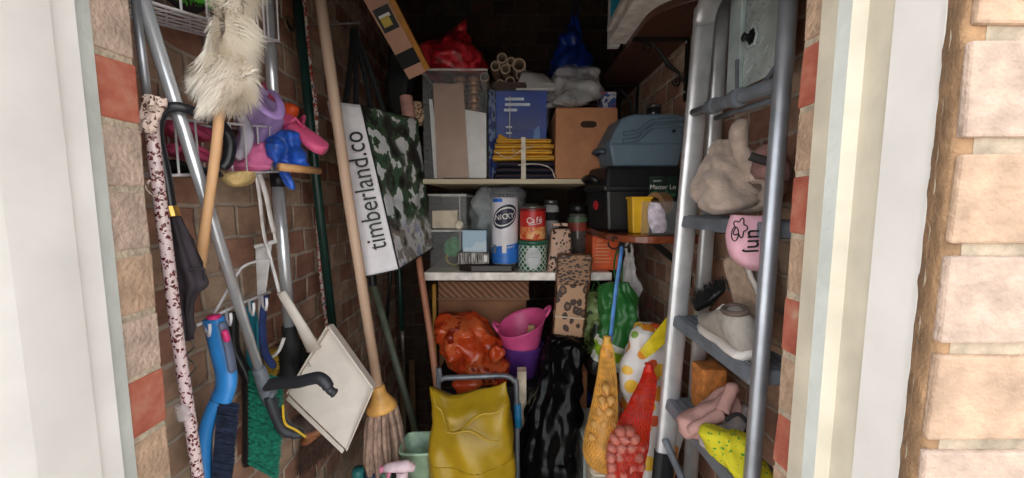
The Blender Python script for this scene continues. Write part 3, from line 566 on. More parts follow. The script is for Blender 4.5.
o = obj('yellow_duster', blob([(135, 499, 501, 1.47, .02), (140, 498, 512, 1.47, .025), (146, 497, 524, 1.465, .03), (153, 496, 534, 1.46, .03)], 30, 14, amp=.006, fr=20), yd, smooth=True); tag(o, 'crumpled pointed yellow duster sticking up behind the bound stack', 'duster', 'folded yellow dusters')
tw = M('white_string', (206, 196, 180), .9)
t = T('binding_tape', 'white tape tied round the yellow and navy dusters', 'tape', (.045, 1.42, ZU))
obj('band', MB().hexa([(.034, 1.4165, ZU), (.052, 1.4165, ZU), (.052, 1.421, ZU), (.034, 1.421, ZU), (.034, 1.413, z), (.050, 1.413, z), (.050, 1.421, z), (.034, 1.421, z)]), tw, t); obj('string', MB().tube(curve([(496, 152, 1.42), (508, 158, 1.415), (522, 150, 1.412), (534, 146, 1.415)], 20), .0018, 6), tw, t); obj('string', MB().tube(curve([(518, 165, 1.412), (536, 164, 1.412), (550, 168, 1.415), (555, 178, 1.415)], 20), .0018, 6), tw, t); obj('string', MB().tube(curve([(510, 96, 1.463), (510, 135, 1.455), (514, 152, 1.415)], 20), .0015, 6), tw, t)
t = T('cardboard_box', 'brown cardboard box with a hand hole beside the dusters', 'box', (.27, 1.43, ZU))
obj('body', MB().box((.162, 1.4245, ZU + .001), (.392, 1.70, 1.748)), card, t, bevel=.003)
hp = []
for k in range(24):
    a = k / 24 * 2 * PI; hp.append(V(.284 + .030 * sgn(math.cos(a), .6), 1.4235, 1.690 + .0125 * sgn(math.sin(a), .8)))
obj('hand_hole', MB().prism(hp, (0, -.0006, 0)), M('box_inside_dark', (56, 34, 24), .9), t); obj('lid_flap', MB().box((.165, 1.43, 1.7485), (.389, 1.56, 1.752)), card, t)
t = obj('polythene_sheet', blob([(67, 566, 592, 1.56, .08), (74, 556, 600, 1.54, .14), (86, 548, 602, 1.52, .18), (96, 545, 598, 1.5, .18), (104, 552, 588, 1.47, .14), (110, 556, 576, 1.45, .05)], amp=.05, fr=11, folds=5, famp=.008, seed=6), cloudpl, smooth=True); tag(t, 'crumpled cloudy clear polythene on top of the cardboard box', 'plastic sheet')
bluef = M('dark_blue_film', (22, 52, 130), .3, var=.3, sc=14, bump=.5)
t = T('blue_carrier_bag', 'dark blue plastic bag hanging above the polythene at the back', 'bag', W(566, 70, 1.75))
obj('body', blob([(18, 573, 577, 1.75, .02), (30, 569, 580, 1.75, .05), (45, 561, 586, 1.75, .09), (58, 553, 588, 1.75, .12), (68, 549, 586, 1.74, .12), (74, 552, 580, 1.74, .08)], amp=.04, fr=12, folds=6, famp=.006, seed=9), bluef, t, smooth=True); obj('loop', MB().tube(curve([(574, 20, 1.75), (572, 8, 1.78), (577, -4, 1.9), (578, 10, 1.78), (576, 21, 1.75)], 20), .004, 6), bluef, t)
o = obj('small_carton', MB().box((.352, 1.52, 1.755), (.41, 1.6, 1.835)), patches('blue_white_carton', [(30, 60, 130), (200, 196, 200), (40, 80, 150), (190, 60, 50)], 25, .5), bevel=.002); tag(o, 'small blue and white carton on the cardboard box near the shelf edge', 'carton')
# ================================================================ WHITE LOWER SHELF
t = crate('clear_box', 'upper of two clear plastic boxes at the left of the white shelf', (-.322, 1.46, ZL + .15), (-.178, 1.72, ZL + .285), 'clear stacking boxes')
t2 = crate('clear_box', 'lower of two clear plastic boxes at the left of the white shelf', (-.322, 1.46, ZL + .001), (-.178, 1.72, ZL + .146), 'clear stacking boxes')
for tt, z in ((t, ZL + .285), (t2, ZL + .146)): obj('divider', MB().box((-.205, 1.462, z - .13), (-.202, 1.70, z - .004)), M('frosted_plastic', (0, 0, 0)), tt)
o = obj('cream_card_box', MB().box((-.315, 1.48, ZL + .155), (-.215, 1.66, ZL + .225)), M('cream_card', (206, 188, 160), .8), bevel=.003); tag(o, 'cream box inside the upper clear plastic box', 'box')
o = obj('round_knob', MB().lathe([(.004, 0), (.016, .004), (.018, .010), (.012, .016), (.001, .018)], (-.205, 1.459, ZL + .170), 20, ax=(0, -1, 0)), M('off_white_knob', (222, 208, 188), .5), t, smooth=True)
o = obj('green_scourer_ball', MB().lathe([(.001, 0), (.03, .008), (.043, .03), (.044, .05), (.034, .074), (.012, .086), (.001, .088)], (-.235, 1.52, ZL + .03), 24).wobble(.006, 60), M('green_netting', (70, 128, 84), .8, var=.25, sc=60, bump=.3), smooth=True); tag(o, 'green ball inside the lower clear plastic box', 'ball')
o = obj('yellow_ring', MB().tube([V(-.235 + .03 * math.cos(a), 1.50, ZL + .03 + .024 * math.sin(a)) for a in [k / 20 * 2 * PI for k in range(21)]], .005, 6), M('olive_yellow', (168, 150, 70), .6), smooth=True); tag(o, 'olive yellow ring in front of the green ball', 'ring')
o = T('dark_tray', 'flat dark brown tray under the tissue box and kitchen roll', 'tray', (-.09, 1.39, ZL)); td = M('dark_brown_tray', (44, 34, 30), .4)
P = [(-.20, 1.40), (-.15, 1.366), (.0, 1.366), (.01, 1.38), (.01, 1.60), (-.20, 1.60)]
obj('base', MB().prism([V(x, y, ZL + .0005) for x, y in P], (0, 0, .022)), td, o, bevel=.003); obj('lip', MB().tube([V(x, y, ZL + .022) for x, y in P + P[:1]], .003, 6), td, o)
t = T('patterned_box', 'black and white patterned box under the blue tissue box', 'box', (-.145, 1.4, ZL + .026))
obj('body', MB().box((-.206, 1.385, ZL + .026), (-.086, 1.50, ZL + .069)), patches('black_white_marl', [(60, 56, 54), (150, 146, 142), (90, 86, 84), (186, 180, 176)], 60, .8, stretch=(1, 1, .12)), t, bevel=.004); obj('label_patch', MB().box((-.105, 1.3845, ZL + .035), (-.092, 1.385, ZL + .06)), white, t)
t = T('tissue_box', 'pale blue tissue box left of the kitchen roll', 'tissue box', (-.14, 1.42, ZL + .07)); tb = patches('pale_blue_clouds', [(130, 160, 190), (164, 190, 210), (190, 206, 216)], 5, .6)
obj('carton', MB().box((-.186, 1.40, ZL + .0695), (-.096, 1.49, ZL + .152)), tb, t, bevel=.002); obj('opening', MB().prism([V(-.141 + .03 * math.cos(a), 1.445 + .02 * math.sin(a), ZL + .152) for a in [k / 20 * 2 * PI for k in range(20)]], (0, 0, .0008)), M('box_inside_dark', (0, 0, 0)), t)
t = T('bag_of_bags', 'clear sack with navy recycling print behind the kitchen roll', 'bag', W(488, 262, 1.62))
obj('body', blob([(187, 478, 515, 1.62, .12), (192, 474, 521, 1.62, .18), (210, 472, 523, 1.60, .20), (235, 473, 522, 1.60, .20), (255, 476, 522, 1.60, .18)], 40, 24, amp=.03, fr=12, folds=7, famp=.004, seed=12), M('grey_clear_film', (186, 192, 194), .25, var=.12, alpha=.6, bump=.2), t, smooth=True)
text('printed_words', 'FOR RECYCLING', W(501, 190, 1.462), (1, 0, .02), (0, 0, 1), .026, M('navy_print', (20, 24, 60), .5), t, sx=.85); text('printed_words', 'PLASTIC', W(503, 196.5, 1.460), (1, 0, -.06), (0, 0, 1), .030, M('navy_print', (0, 0, 0)), t, sx=.95)
# kitchen roll
def can_label(t, name, cx, cy, z0, z1, r, m, a0=-PI, a1=0, n=40):
    R = [[V(cx + r * math.cos(a0 + (a1 - a0) * j / n), cy + r * math.sin(a0 + (a1 - a0) * j / n), z) for z in (z0, z1)] for j in range(n + 1)]
    return obj(name, MB().grid(R), m, t, smooth=True)
t = T('kitchen_roll', 'wrapped kitchen roll with blue base and oval navy badge', 'kitchen roll', (-.027, 1.44, ZL + .024)); cx, cy, z0, r = -.027, 1.438, ZL + .0235, .0505; zt = z0 + .252
obj('roll', MB().lathe([(.02, 0), (r - .004, 0), (r, .006), (r, .246), (r - .004, .252), (.02, .252)], (cx, cy, z0), 40), M('white_wrap', (222, 218, 224), .3, var=.03, bump=.08, bsc=30), t, smooth=True)
navy = M('navy_ink', (22, 26, 56), .4); skyb = M('bright_blue_print', (44, 110, 196), .35)
can_label(t, 'blue_base_print', cx, cy, z0 + .004, z0 + .038, r + .0008, skyb)
R = []
for j in range(41):
    a = -PI + PI * j / 40; R.append([V(cx + (r + .001) * math.cos(a), cy + (r + .001) * math.sin(a), z0 + .036), V(cx + (r + .001) * math.cos(a), cy + (r + .001) * math.sin(a), z0 + .062 + .022 * j / 40)])
obj('blue_wave_print', MB().grid(R), skyb, t, smooth=True)
def on_can(cx, cy, r, th, z): return V(cx + r * math.sin(th), cy - r * math.cos(th), z)
def ellipse_on(t, name, cx, cy, r, th0, zc, aw, ah, m, tilt=.12):
    R = []
    for i in range(13):
        f = i / 12; R.append([on_can(cx, cy, r, th0 + aw * f * math.cos(a), zc + ah * f * math.sin(a) + tilt * ah * f * math.cos(a)) for a in [k / 40 * 2 * PI for k in range(41)]])
    return obj(name, MB().grid(R), m, t, smooth=True)
ellipse_on(t, 'badge_rim', cx, cy, r + .0012, 0, z0 + .180, .98, .043, navy, .35); ellipse_on(t, 'badge_field', cx, cy, r + .0017, 0, z0 + .180, .86, .034, white, .35); ellipse_on(t, 'badge_centre', cx, cy, r + .0021, 0, z0 + .180, .80, .029, navy, .35)
def wrap_text(t, name, s, cx, cy, r, z, size, m, slope=0, step=.155, th0=0):
    n = len(s)
    for i, ch in enumerate(s):
        if ch == ' ': continue
        th = th0 + (i - (n - 1) / 2) * step
        text(name, ch, on_can(cx, cy, r, th, z + slope * (i - (n - 1) / 2)), (math.cos(th), math.sin(th), slope * 4), (0, 0, 1), size, m, t, ext=.0003)
wrap_text(t, 'badge_letter', 'NICKY', cx, cy, r + .003, z0 + .180, .028, white, .002, .27)
wrap_text(t, 'printed_letter', 'maxi', cx, cy, r + .0015, z0 + .068, .016, white, .001, .17, .42); obj('count_box', MB().box((cx - .042, cy - r - .0005 + .012, z0 + .042), (cx - .018, cy - r + .0145, z0 + .075)), M('navy_ink', (0, 0, 0)), t); obj('glass_print', MB().box((cx - .010, cy - r - .0022, z0 + .045), (cx + .006, cy - r - .0015, z0 + .085)), white, t)
text('count_number', '12', V(cx - .030, cy - r + .0108, z0 + .058), (1, -.35, 0), (0, 0, 1), .018, white, t)
can_label(t, 'blue_top_strip', cx, cy, zt - .018, zt - .005, r + .0008, skyb, -PI * .85, -PI * .55)
# tins
greent = spots('green_lattice', (30, 96, 66), (200, 206, 196), (30, 96, 66), 60, .3, .4)
def lattice(name, a, b_, sc):
    if name in _m: return _m[name]
    k = N(name); k.b.inputs['Roughness'].default_value = .4; s = k.n('SeparateXYZ'); k.l(k.obj(), s.inputs[0])
    at = k.n('Math', operation='ARCTAN2'); k.l(s.outputs[0], at.inputs[0]); k.l(s.outputs[1], at.inputs[1]); c = k.n('CombineXYZ'); m = k.n('Math', operation='MULTIPLY'); k.l(at.outputs[0], m.inputs[0]); m.inputs[1].default_value = .057
    k.l(m.outputs[0], c.inputs[0]); k.l(s.outputs[2], c.inputs[1]); mp = k.n('Mapping'); mp.inputs['Rotation'].default_value = (0, 0, PI / 4); k.l(c.outputs[0], mp.inputs[0])
    br = k.n('TexBrick', Scale=1.0); br.offset = 0; br.inputs['Brick Width'].default_value = sc; br.inputs['Row Height'].default_value = sc; br.inputs['Mortar Size'].default_value = sc * .13; br.inputs['Mortar Smooth'].default_value = .1
    k.l(mp.outputs[0], br.inputs['Vector']); k.l(k.ramp(br.outputs['Fac'], [(.4, a), (.6, b_)]), k.b.inputs['Base Color']); _m[name] = k.m; return k.m
t = T('green_tin', 'green and white lattice-patterned tin at the front of the white shelf', 'tin', (.078, 1.425, ZL)); cx, cy, r = .079, 1.427, .056
obj('body', MB().lathe([(r - .002, 0), (r, .003), (r, .100), (r - .001, .102)], (cx, cy, ZL + .0005), 48), lattice('green_white_lattice', (28, 88, 62), (198, 206, 196), .016), t, smooth=True)
obj('lid', MB().lathe([(r + .002, .098), (r + .0025, .112), (r, .115), (.001, .115)], (cx, cy, ZL), 48), M('dark_green_lid', (40, 92, 70), .35), t, smooth=True)
ellipse_on(t, 'label_panel', cx, cy, r + .001, .0, ZL + .052, .55, .040, M('silver_label', (190, 194, 196), .5), 0); wrap_text(t, 'label_mark', '~~~', cx, cy, r + .002, ZL + .055, .02, M('grey_ink', (120, 124, 124), .6), 0, .2)
t = T('red_tin', 'red tin with white script standing on the green lattice tin', 'tin', (.079, 1.427, ZL + .116)); r = .049; z0 = ZL + .1155
obj('body', MB().lathe([(r - .001, 0), (r, .003), (r, .118), (r - .002, .122), (.001, .122)], (cx, cy, z0), 40), patches('red_biscuit_print', [(190, 40, 36), (196, 44, 40), (200, 52, 42), (204, 96, 50)], 9, .35, stretch=(1, 1, 1)), t, smooth=True)
can_label(t, 'orange_print', cx, cy, z0 + .006, z0 + .05, r + .0008, patches('biscuit_picture', [(196, 70, 40), (214, 130, 70), (226, 168, 110), (200, 80, 44)], 20, .4)); can_label(t, 'dark_red_band', cx, cy, z0 + .108, z0 + .118, r + .0008, M('dark_red', (120, 20, 24), .4))
wrap_text(t, 'script_letter', 'Café', cx, cy, r + .0015, z0 + .075, .032, white, .0015, .29, .12); obj('swash', MB().tube([on_can(cx, cy, r + .001, th, z0 + .060 + .006 * th) for th in [-.4 + k * .1 for k in range(11)]], .0015, 5), white, t)
obj('lid', MB().lathe([(r + .001, .118), (r + .001, .126), (r - .003, .128), (.001, .127)], (cx, cy, z0), 40), M('grey_tin_lid', (0, 0, 0)), t, smooth=True)
t = T('grey_tin', 'small grey metal tin peeping over the red tin', 'tin', W(530, 215, 1.6)); c = W(529, 216, 1.60)
obj('body', MB().lathe([(.041, -.10), (.041, .05), (.038, .053), (.001, .053)], c, 32), M('dull_tin', (120, 118, 116), .4, .6), t, smooth=True); obj('lid', MB().lathe([(.043, .03), (.043, .047), (.040, .050)], c, 32, cap=False), M('grey_tin_lid', (0, 0, 0)), t, smooth=True)
t = T('labelled_can', 'narrow grey and black labelled jar right of the red tin', 'jar', W(550, 240, 1.58)); c = W(550.5, 240, 1.58); c.z = ZL + .001; h = W(550, 200, 1.58).z - c.z
obj('body', MB().lathe([(.03, 0), (.033, .004), (.033, h - .03), (.026, h - .018)], c, 30), M('grey_label', (170, 170, 172), .45, var=.1), t, smooth=True); obj('lid', MB().lathe([(.028, h - .02), (.029, h - .004), (.026, h), (.001, h)], c, 30), M('grey_tin_lid', (0, 0, 0)), t, smooth=True); can_label(t, 'black_band', c.x, c.y, c.z + h - .085, c.z + h - .05, .0335, M('matt_black', (0, 0, 0)))
t = T('red_label_jar', 'dark-lidded jar with red and green label under the blue-grey crate side', 'jar', W(577, 262, 1.55)); c = W(577, 262, 1.56); c.z = ZL + .001; h = W(577, 205, 1.56).z - c.z
t['label'] = 'dark-lidded jar with red label left of the black toolbox'
obj('glass', MB().lathe([(.036, 0), (.040, .006), (.040, h - .045), (.034, h - .03)], c, 30), M('brownish_glass', (96, 92, 88), .12, alpha=.8), t, smooth=True); obj('lid', MB().lathe([(.038, h - .034), (.039, h - .003), (.036, h), (.001, h)], c, 30), blackpl, t, smooth=True); can_label(t, 'label', c.x, c.y, c.z + h - .105, c.z + h - .072, .0406, M('dull_red_label', (150, 62, 50), .5)); can_label(t, 'green_label', c.x, c.y, c.z + h - .07, c.z + h - .05, .0406, M('dull_green_label', (84, 110, 84), .5))
leo = spots('leopard_pink', (206, 168, 146), (30, 22, 20), (50, 34, 28), 66, .34, .6)
t = T('spotted_pouch', 'pale pink upright pouch with black spots beside the green tin', 'pouch', (.17, 1.42, ZL))
obj('body', blob([(229, 553, 568, 1.43, .03), (231, 551, 570, 1.43, .05), (250, 549, 571, 1.42, .065), (268, 547, 571, 1.42, .07), (272.5, 548, 570, 1.42, .065)], 44, 20, p=5, amp=.003, fr=20), leo, t, smooth=True); obj('top_seam', MB().box((.152, 1.425, ZL + .166), (.212, 1.433, ZL + .178)), leo, t, bevel=.002)
t = T('leopard_box', 'tall leopard-print gift box standing in front of the white shelf', 'box', W(573, 340, 1.31))
leb = spots('leopard_brown', (178, 138, 106), (58, 36, 26), (96, 62, 42), 34, .42, .5, ring=(120, 84, 60), stretch=(1, 1, .8)); lec = spots('leopard_dark', (150, 112, 82), (40, 26, 20), (60, 38, 28), 60, .45, .5, stretch=(1, 1, 2))
q = [W(553, 342, 1.29), W(582, 342, 1.29), W(591, 255, 1.31), W(560, 255, 1.31)]; dy = V(0, .055, 0); m1 = q[0].lerp(q[3], .66); m2 = q[1].lerp(q[2], .66)
obj('body', MB().hexa([q[0], q[1], q[1] + dy, q[0] + dy, m1, m2, m2 + dy, m1 + dy]), leb, t, bevel=.004); e = V(.004, 0, 0); f = V(0, .004, 0)
obj('lid', MB().hexa([m1 - e - f, m2 + e - f, m2 + dy + e, m1 + dy - e, q[3] - e - f, q[2] + e - f, q[2] + dy + e, q[3] + dy - e]), lec, t, bevel=.004)
a, b_ = q[0].lerp(q[3], .30), q[1].lerp(q[2], .27); obj('band', MB().tube([a - f, b_ - f, b_ + dy, a + dy, a - f], .0025, 6), M('pale_string', (206, 190, 170), .6), t); obj('side_edge', MB().hexa([q[1] + V(.001, 0, 0), q[1] + V(.006, .01, 0), q[1] + dy + V(.006, 0, 0), q[1] + dy, q[2] + V(.005, 0, -.01), q[2] + V(.010, .01, -.01), q[2] + dy + V(.01, 0, -.01), q[2] + dy + V(.005, 0, -.01)]), M('tan_paper', (150, 110, 80), .6), t)
t = T('orange_box', 'bright orange carton on the white shelf under the brown shelf', 'carton', (.35, 1.42, ZL)); org = M('orange_print', (224, 96, 44), .5, var=.06, sc=9)
obj('body', MB().box((.303, 1.405, ZL + .0005), (.402, 1.60, ZL + .128)), org, t, bevel=.002)
for i in range(6): obj('printed_line', MB().box((.312 + (i % 2) * .004, 1.404, ZL + .03 + i * .013), (.37 + .008 * math.sin(i * 2), 1.4051, ZL + .0335 + i * .013)), M('pale_orange_print', (240, 170, 130), .5), t)
text('printed_heading', 'EN', V(.33, 1.4038, ZL + .112), (1, 0, 0), (0, 0, 1), .016, M('pale_orange_print', (0, 0, 0)), t); obj('lid_flap', MB().box((.303, 1.405, ZL + .1285), (.402, 1.598, ZL + .132)), M('dark_orange', (150, 62, 36), .6), t)
# ================================================================ BELOW THE SHELVES
o = obj('storage_carton', MB().box((-.31, 1.54, 0), (.06, 2.0, 1.0)), M('plain_brown_carton', (140, 98, 70), .85, var=.08, sc=8), bevel=.003); tag(o, 'large plain brown carton under the white shelf behind the orange bag', 'carton')
t = T('flat_carton', 'shallow brown woven-look box on top of the large plain carton', 'carton', (-.12, 1.54, 1.0))
k = N('diagonal_weave'); wv = k.n('TexWave', Scale=22.0, Distortion=1.5); wv.bands_direction = 'DIAGONAL'; k.l(k.obj(), wv.inputs['Vector']); k.l(k.ramp(wv.outputs['Fac'], [(.2, (104, 72, 52)), (.8, (150, 108, 80))]), k.b.inputs['Base Color']); k.b.inputs['Roughness'].default_value = .8
obj('body', MB().box((-.305, 1.52, 1.0005), (.07, 1.9, 1.078)), k.m, t, bevel=.003); obj('base_edge', MB().box((-.308, 1.516, 1.0005), (.073, 1.905, 1.012)), carddk, t, bevel=.001)
o = obj('dark_crate', openbox(MB(), (-.28, 1.275, 0), (.14, 1.50, .735), .01), M('black_crate', (24, 23, 24), .6), bevel=.004); tag(o, 'black crate in the shadow behind the yellow sack', 'crate')
o = obj('crate_lid', MB().box((-.283, 1.272, .736), (.143, 1.503, .75)), M('black_crate', (0, 0, 0)), bevel=.003); tag(o, 'flat black lid under the orange bag and purple tub', 'lid')
pinkt = M('pink_rubber', (214, 84, 140), .45, var=.05); purp = M('purple_rubber', (92, 50, 130), .5, var=.06)
t = T('purple_tub', 'purple flexible tub nested under the pink one', 'tub', W(523, 380, 1.36)); ax = V(-.05, -.12, 1)
c = W(522, 382, 1.37); c.z = .752
obj('body', MB().lathe([(.05, 0), (.056, .003), (.078, .118), (.081, .122), (.078, .122), (.072, .1), (.05, .006)], c, 40, ax=(0, 0, 1), cap=False), purp, t, smooth=True); obj('floor', MB().lathe([(.001, .003), (.054, .003)], c, 30, cap=False), purp, t)
t = T('pink_tub', 'pink flexible tub tipped to the front inside the purple tub', 'tub', c + V(0, 0, .1)); c2 = c + V(-.002, -.002, .068)
prof = [(.001, 0), (.058, 0), (.070, .055), (.088, .132), (.092, .138), (.089, .138), (.083, .128), (.066, .055), (.055, .005), (.001, .005)]
mb = MB().lathe(prof, c2, 48, cap=False)
for p in mb.v:
    h = p.z - c2.z; p.z += (p.x - c2.x) * .32 * min(1, h / .1) ; p.y -= 0; p.z += (p.y - c2.y) * .22 * min(1, h / .1)
obj('body', mb, pinkt, t, smooth=True)
for s in (-1, 1):
    q = [V(c2.x + s * .088, c2.y - .022, c2.z + .136 + s * .028), V(c2.x + s * .101, c2.y - .016, c2.z + .155 + s * .030), V(c2.x + s * .105, c2.y, c2.z + .162 + s * .032), V(c2.x + s * .101, c2.y + .016, c2.z + .160 + s * .030), V(c2.x + s * .088, c2.y + .022, c2.z + .146 + s * .028)]
    obj('handle', MB().tube(spline(q, 16), .006, 8), pinkt, t, smooth=True)
o = obj('wooden_peg', blob([(325, 528, 534, 1.36, .02), (332, 527, 536, 1.36, .03), (340, 528, 536, 1.36, .03), (346, 530, 534, 1.36, .02)], 20, 10, amp=.004, fr=30), M('pale_tan', (190, 150, 116), .7), smooth=True); tag(o, 'pale tan rounded piece inside the pink tub', 'bulb')
orf = patches('orange_film', [(170, 54, 22), (196, 70, 30), (206, 96, 52), (140, 40, 18)], 10, .25, alpha=.88, bump=.5)
t = T('orange_sack', 'orange-red plastic bag scrunched behind the yellow sack', 'bag', W(472, 376, 1.36))
obj('body', blob([(313, 446, 474, 1.40, .06), (318, 438, 482, 1.39, .12), (332, 437, 492, 1.38, .18), (348, 442, 502, 1.36, .20), (362, 450, 507, 1.34, .18), (374, 458, 505, 1.33, .16), (379, 464, 498, 1.33, .1)], amp=.034, fr=15, folds=9, famp=.005, seed=15, n=90, m=70), orf, t, smooth=True)
obj('knot', blob([(346, 494, 500, 1.28, .03), (351, 489, 506, 1.28, .05), (358, 491, 504, 1.28, .04), (363, 495, 500, 1.28, .02)], 24, 12, amp=.012, fr=30, seed=4), orf, t, smooth=True); obj('lower_fold', blob([(378, 458, 478, 1.19, .03), (384, 452, 482, 1.18, .04), (392, 454, 478, 1.18, .04), (396, 458, 470, 1.18, .03)], 24, 12, amp=.012, fr=20, seed=6), orf, t, smooth=True)
# sack truck and the yellow sack
gm = M('grey_painted_tube', (120, 124, 130), .4, .4)
t = T('sack_truck', 'grey tube folding sack truck behind the yellow sack', 'sack truck', (0, 1.14, 0))
a, b_ = W(442, 378, 1.14), W(519, 470, 1.13); pts = [V(a.x - .012, 1.14, .04), V(a.x - .012, 1.14, a.z - .03), V(a.x - .004, 1.14, a.z - .008), V(a.x + .015, 1.14, a.z)] + [W(470, 377, 1.14), W(500, 376, 1.14), W(509, 377, 1.14), W(514, 381, 1.14), W(516.5, 389, 1.14), V(b_.x - .005, 1.135, b_.z), V(b_.x, 1.13, .04)]
obj('frame', MB().tube(spline(pts, 90), .0085, 10), gm, t, smooth=True); q = W(517.5, 404, 1.138); obj('grip', MB().tube([q, q + V(.002, 0, -.075)], .0115, 12), M('blue_grip', (30, 120, 170), .5), t, smooth=True)
obj('foot_plate', MB().box((a.x - .02, .94, .02), (b_.x + .01, 1.14, .028)), gm, t)
for s in (a.x + .03, b_.x - .06): obj('wheel', MB().lathe([(.02, -.012), (.06, -.014), (.065, 0), (.06, .014), (.02, .012)], (s, 1.19, .066), 24, ax=(1, 0, 0)), blackpl, t)
for z in (.25, .5): obj('crossbar', MB().tube([V(a.x - .01, 1.14, z), V(b_.x, 1.14, z)], .007, 8), gm, t)
ysm = M('yellow_woven_plastic', (164, 132, 18), .42, var=.12, sc=7, bump=.15, bsc=30)
t = T('yellow_sack', 'large yellow plastic sack standing on the sack truck', 'sack', (-.1, 1.04, .03)); d = 1.04
rows = [(478, 430, 520, d, .15), (450, 430, 518, d, .15), (425, 430, 516, d, .13), (408, 430, 514, d, .10), (398, 430, 512, d + .01, .05), (390, 430, 510, d + .02, .02)]
rows = [(r_[0], r_[1], r_[2], r_[3], r_[4]) for r_ in rows]
mb = blob([(880, 434, 514, d, .10), (860, 431, 518, d, .16), (700, 430, 521, d, .17)] + rows, 64, 60, p=2.6, amp=.018, fr=7, seed=31)
for p in mb.v:   # crown: pinched flat top with a dipping edge, high corner on the right
    k = max(0, min(1, (p.z - (W(470, 425, d).z)) / .10)); x = (p.x - W(470, 400, d).x) / .125
    p.z += k * (.024 * x * x + .022 * x - .012 * math.exp(-((x + .25) / .3) ** 2)); p.y += k * .012 * math.sin(x * 5 + 1)
    b2 = max(0, 1 - abs(p.z - W(470, 440, d).z) / .12); p.y += -.014 * b2 * math.sin(x * 6 + p.z * 20) * (1 if p.y < d else .3)
obj('body', mb, ysm, t, smooth=True)
mb = MB()
for s0, s1, dd in (((433, 396), (450, 432), -.068), ((450, 432), (508, 404), -.072), ((440, 428), (500, 440), -.085)):
    pts = [W(s0[0] + (s1[0] - s0[0]) * k / 10, s0[1] + (s1[1] - s0[1]) * k / 10 + 3 * math.sin(k * .3 * PI), d + dd) for k in range(11)]
    mb.tube(pts, [.001 + .003 * math.sin(k / 10 * PI) for k in range(11)], 8)
obj('crease', mb, ysm, t, smooth=True)
o = obj('cream_board', MB().box((.018, 1.225, .3), (.049, 1.262, .83)), M('pale_cream_board', (206, 190, 168), .7)); tag(o, 'narrow pale board upright between the sack truck and black bin bag', 'board')
binb = M('black_bin_liner', (8, 8, 9), .24, var=.3, sc=15, bump=.12, bsc=40, spec=.16)
t = T('bin_bag', 'glossy black bin bag standing below the leopard box', 'bin bag', (.11, 1.16, 0)); 
mb = blob([(800, 510, 580, 1.16, .18), (700, 514, 578, 1.16, .2), (478, 519, 577, 1.16, .20), (440, 521, 578, 1.17, .19), (405, 528, 580, 1.19, .17), (375, 538, 583, 1.22, .14), (352, 544, 582, 1.25, .10), (341, 551, 580, 1.27, .07), (337, 556, 578, 1.28, .03)], 110, 150, amp=.02, fr=9, folds=9, famp=.004, seed=17)
for p in mb.v: p += noise.noise_vector(V(p.x * 34, p.y * 34, p.z * 7)) * .006
obj('body', mb, binb, t, smooth=True); obj('gathered_neck', blob([(336, 552, 582, 1.275, .03), (343, 549, 584, 1.27, .06), (350, 551, 582, 1.26, .06), (356, 556, 578, 1.25, .04)], 40, 14, amp=.02, fr=24, folds=11, famp=.004, seed=19), binb, t, smooth=True)
# ================================================================ HANGING ON THE RIGHT
def stripes(name, stops, axis=2, scale=1.0, tilt=(0, 0, 0), rough=.4):
    k = N(name); k.b.inputs['Roughness'].default_value = rough; mp = k.n('Mapping'); mp.inputs['Rotation'].default_value = tilt; mp.inputs['Scale'].default_value = (scale,) * 3
    k.l(k.obj(), mp.inputs[0]); s = k.n('SeparateXYZ'); k.l(mp.outputs[0], s.inputs[0])
    k.l(k.ramp(s.outputs[axis], stops, True), k.b.inputs['Base Color']); nz = k.n('TexNoise', Scale=18.0, Detail=3.0); k.l(k.obj(), nz.inputs['Vector']); k.bump(nz.outputs['Fac'], .3)
    return k.m
gs = stripes('green_striped_film', [(0, (28, 24, 24)), (.10, (214, 214, 204)), (.17, (150, 186, 44)), (.26, (220, 220, 208)), (.32, (44, 112, 50))], 2, 2.6, (0, -.35, 0))
t = T('striped_carrier_bag', 'dark green carrier bag with lime and white stripes under the orange carton', 'bag', W(616, 375, 1.3))
obj('body', blob([(282, 608, 626, 1.27, .03), (288, 600, 632, 1.27, .07), (300, 600, 637, 1.26, .10), (318, 602, 636, 1.25, .10), (335, 598, 636, 1.25, .11), (352, 592, 634, 1.25, .11), (366, 589, 630, 1.25, .10), (374, 592, 624, 1.25, .06)], amp=.03, fr=11, folds=11, famp=.004, seed=23, n=80, m=60), gs, t, smooth=True)
obj('handle', MB().tube(curve([(616, 284, 1.25), (614, 266, 1.24), (618, 250, 1.2), (622, 266, 1.24), (622, 284, 1.25)], 24), .006, 8, flat=.4), M('dark_green_film', (40, 100, 48), .4), t, smooth=True)
t = T('lime_bag', 'pale lime green bag in the shadow left of the striped carrier', 'bag', W(592, 350, 1.42))
obj('body', blob([(288, 588, 604, 1.42, .04), (298, 584, 610, 1.42, .08), (320, 582, 614, 1.42, .09), (340, 582, 614, 1.42, .09), (352, 586, 606, 1.42, .05)], 40, 24, amp=.03, fr=12, folds=6, famp=.004, seed=29), patches('lime_black_film', [(40, 50, 32), (110, 130, 70), (150, 170, 110), (60, 76, 44)], 12, .4), t, smooth=True); obj('handle', MB().tube(curve([(592, 290, 1.42), (596, 280, 1.44), (602, 290, 1.42)], 12), .004, 6), M('dark_green_film', (0, 0, 0)), t)
t = T('white_carrier_bag', 'white plastic carrier bag hanging behind the green striped bag', 'bag', W(630, 340, 1.3))
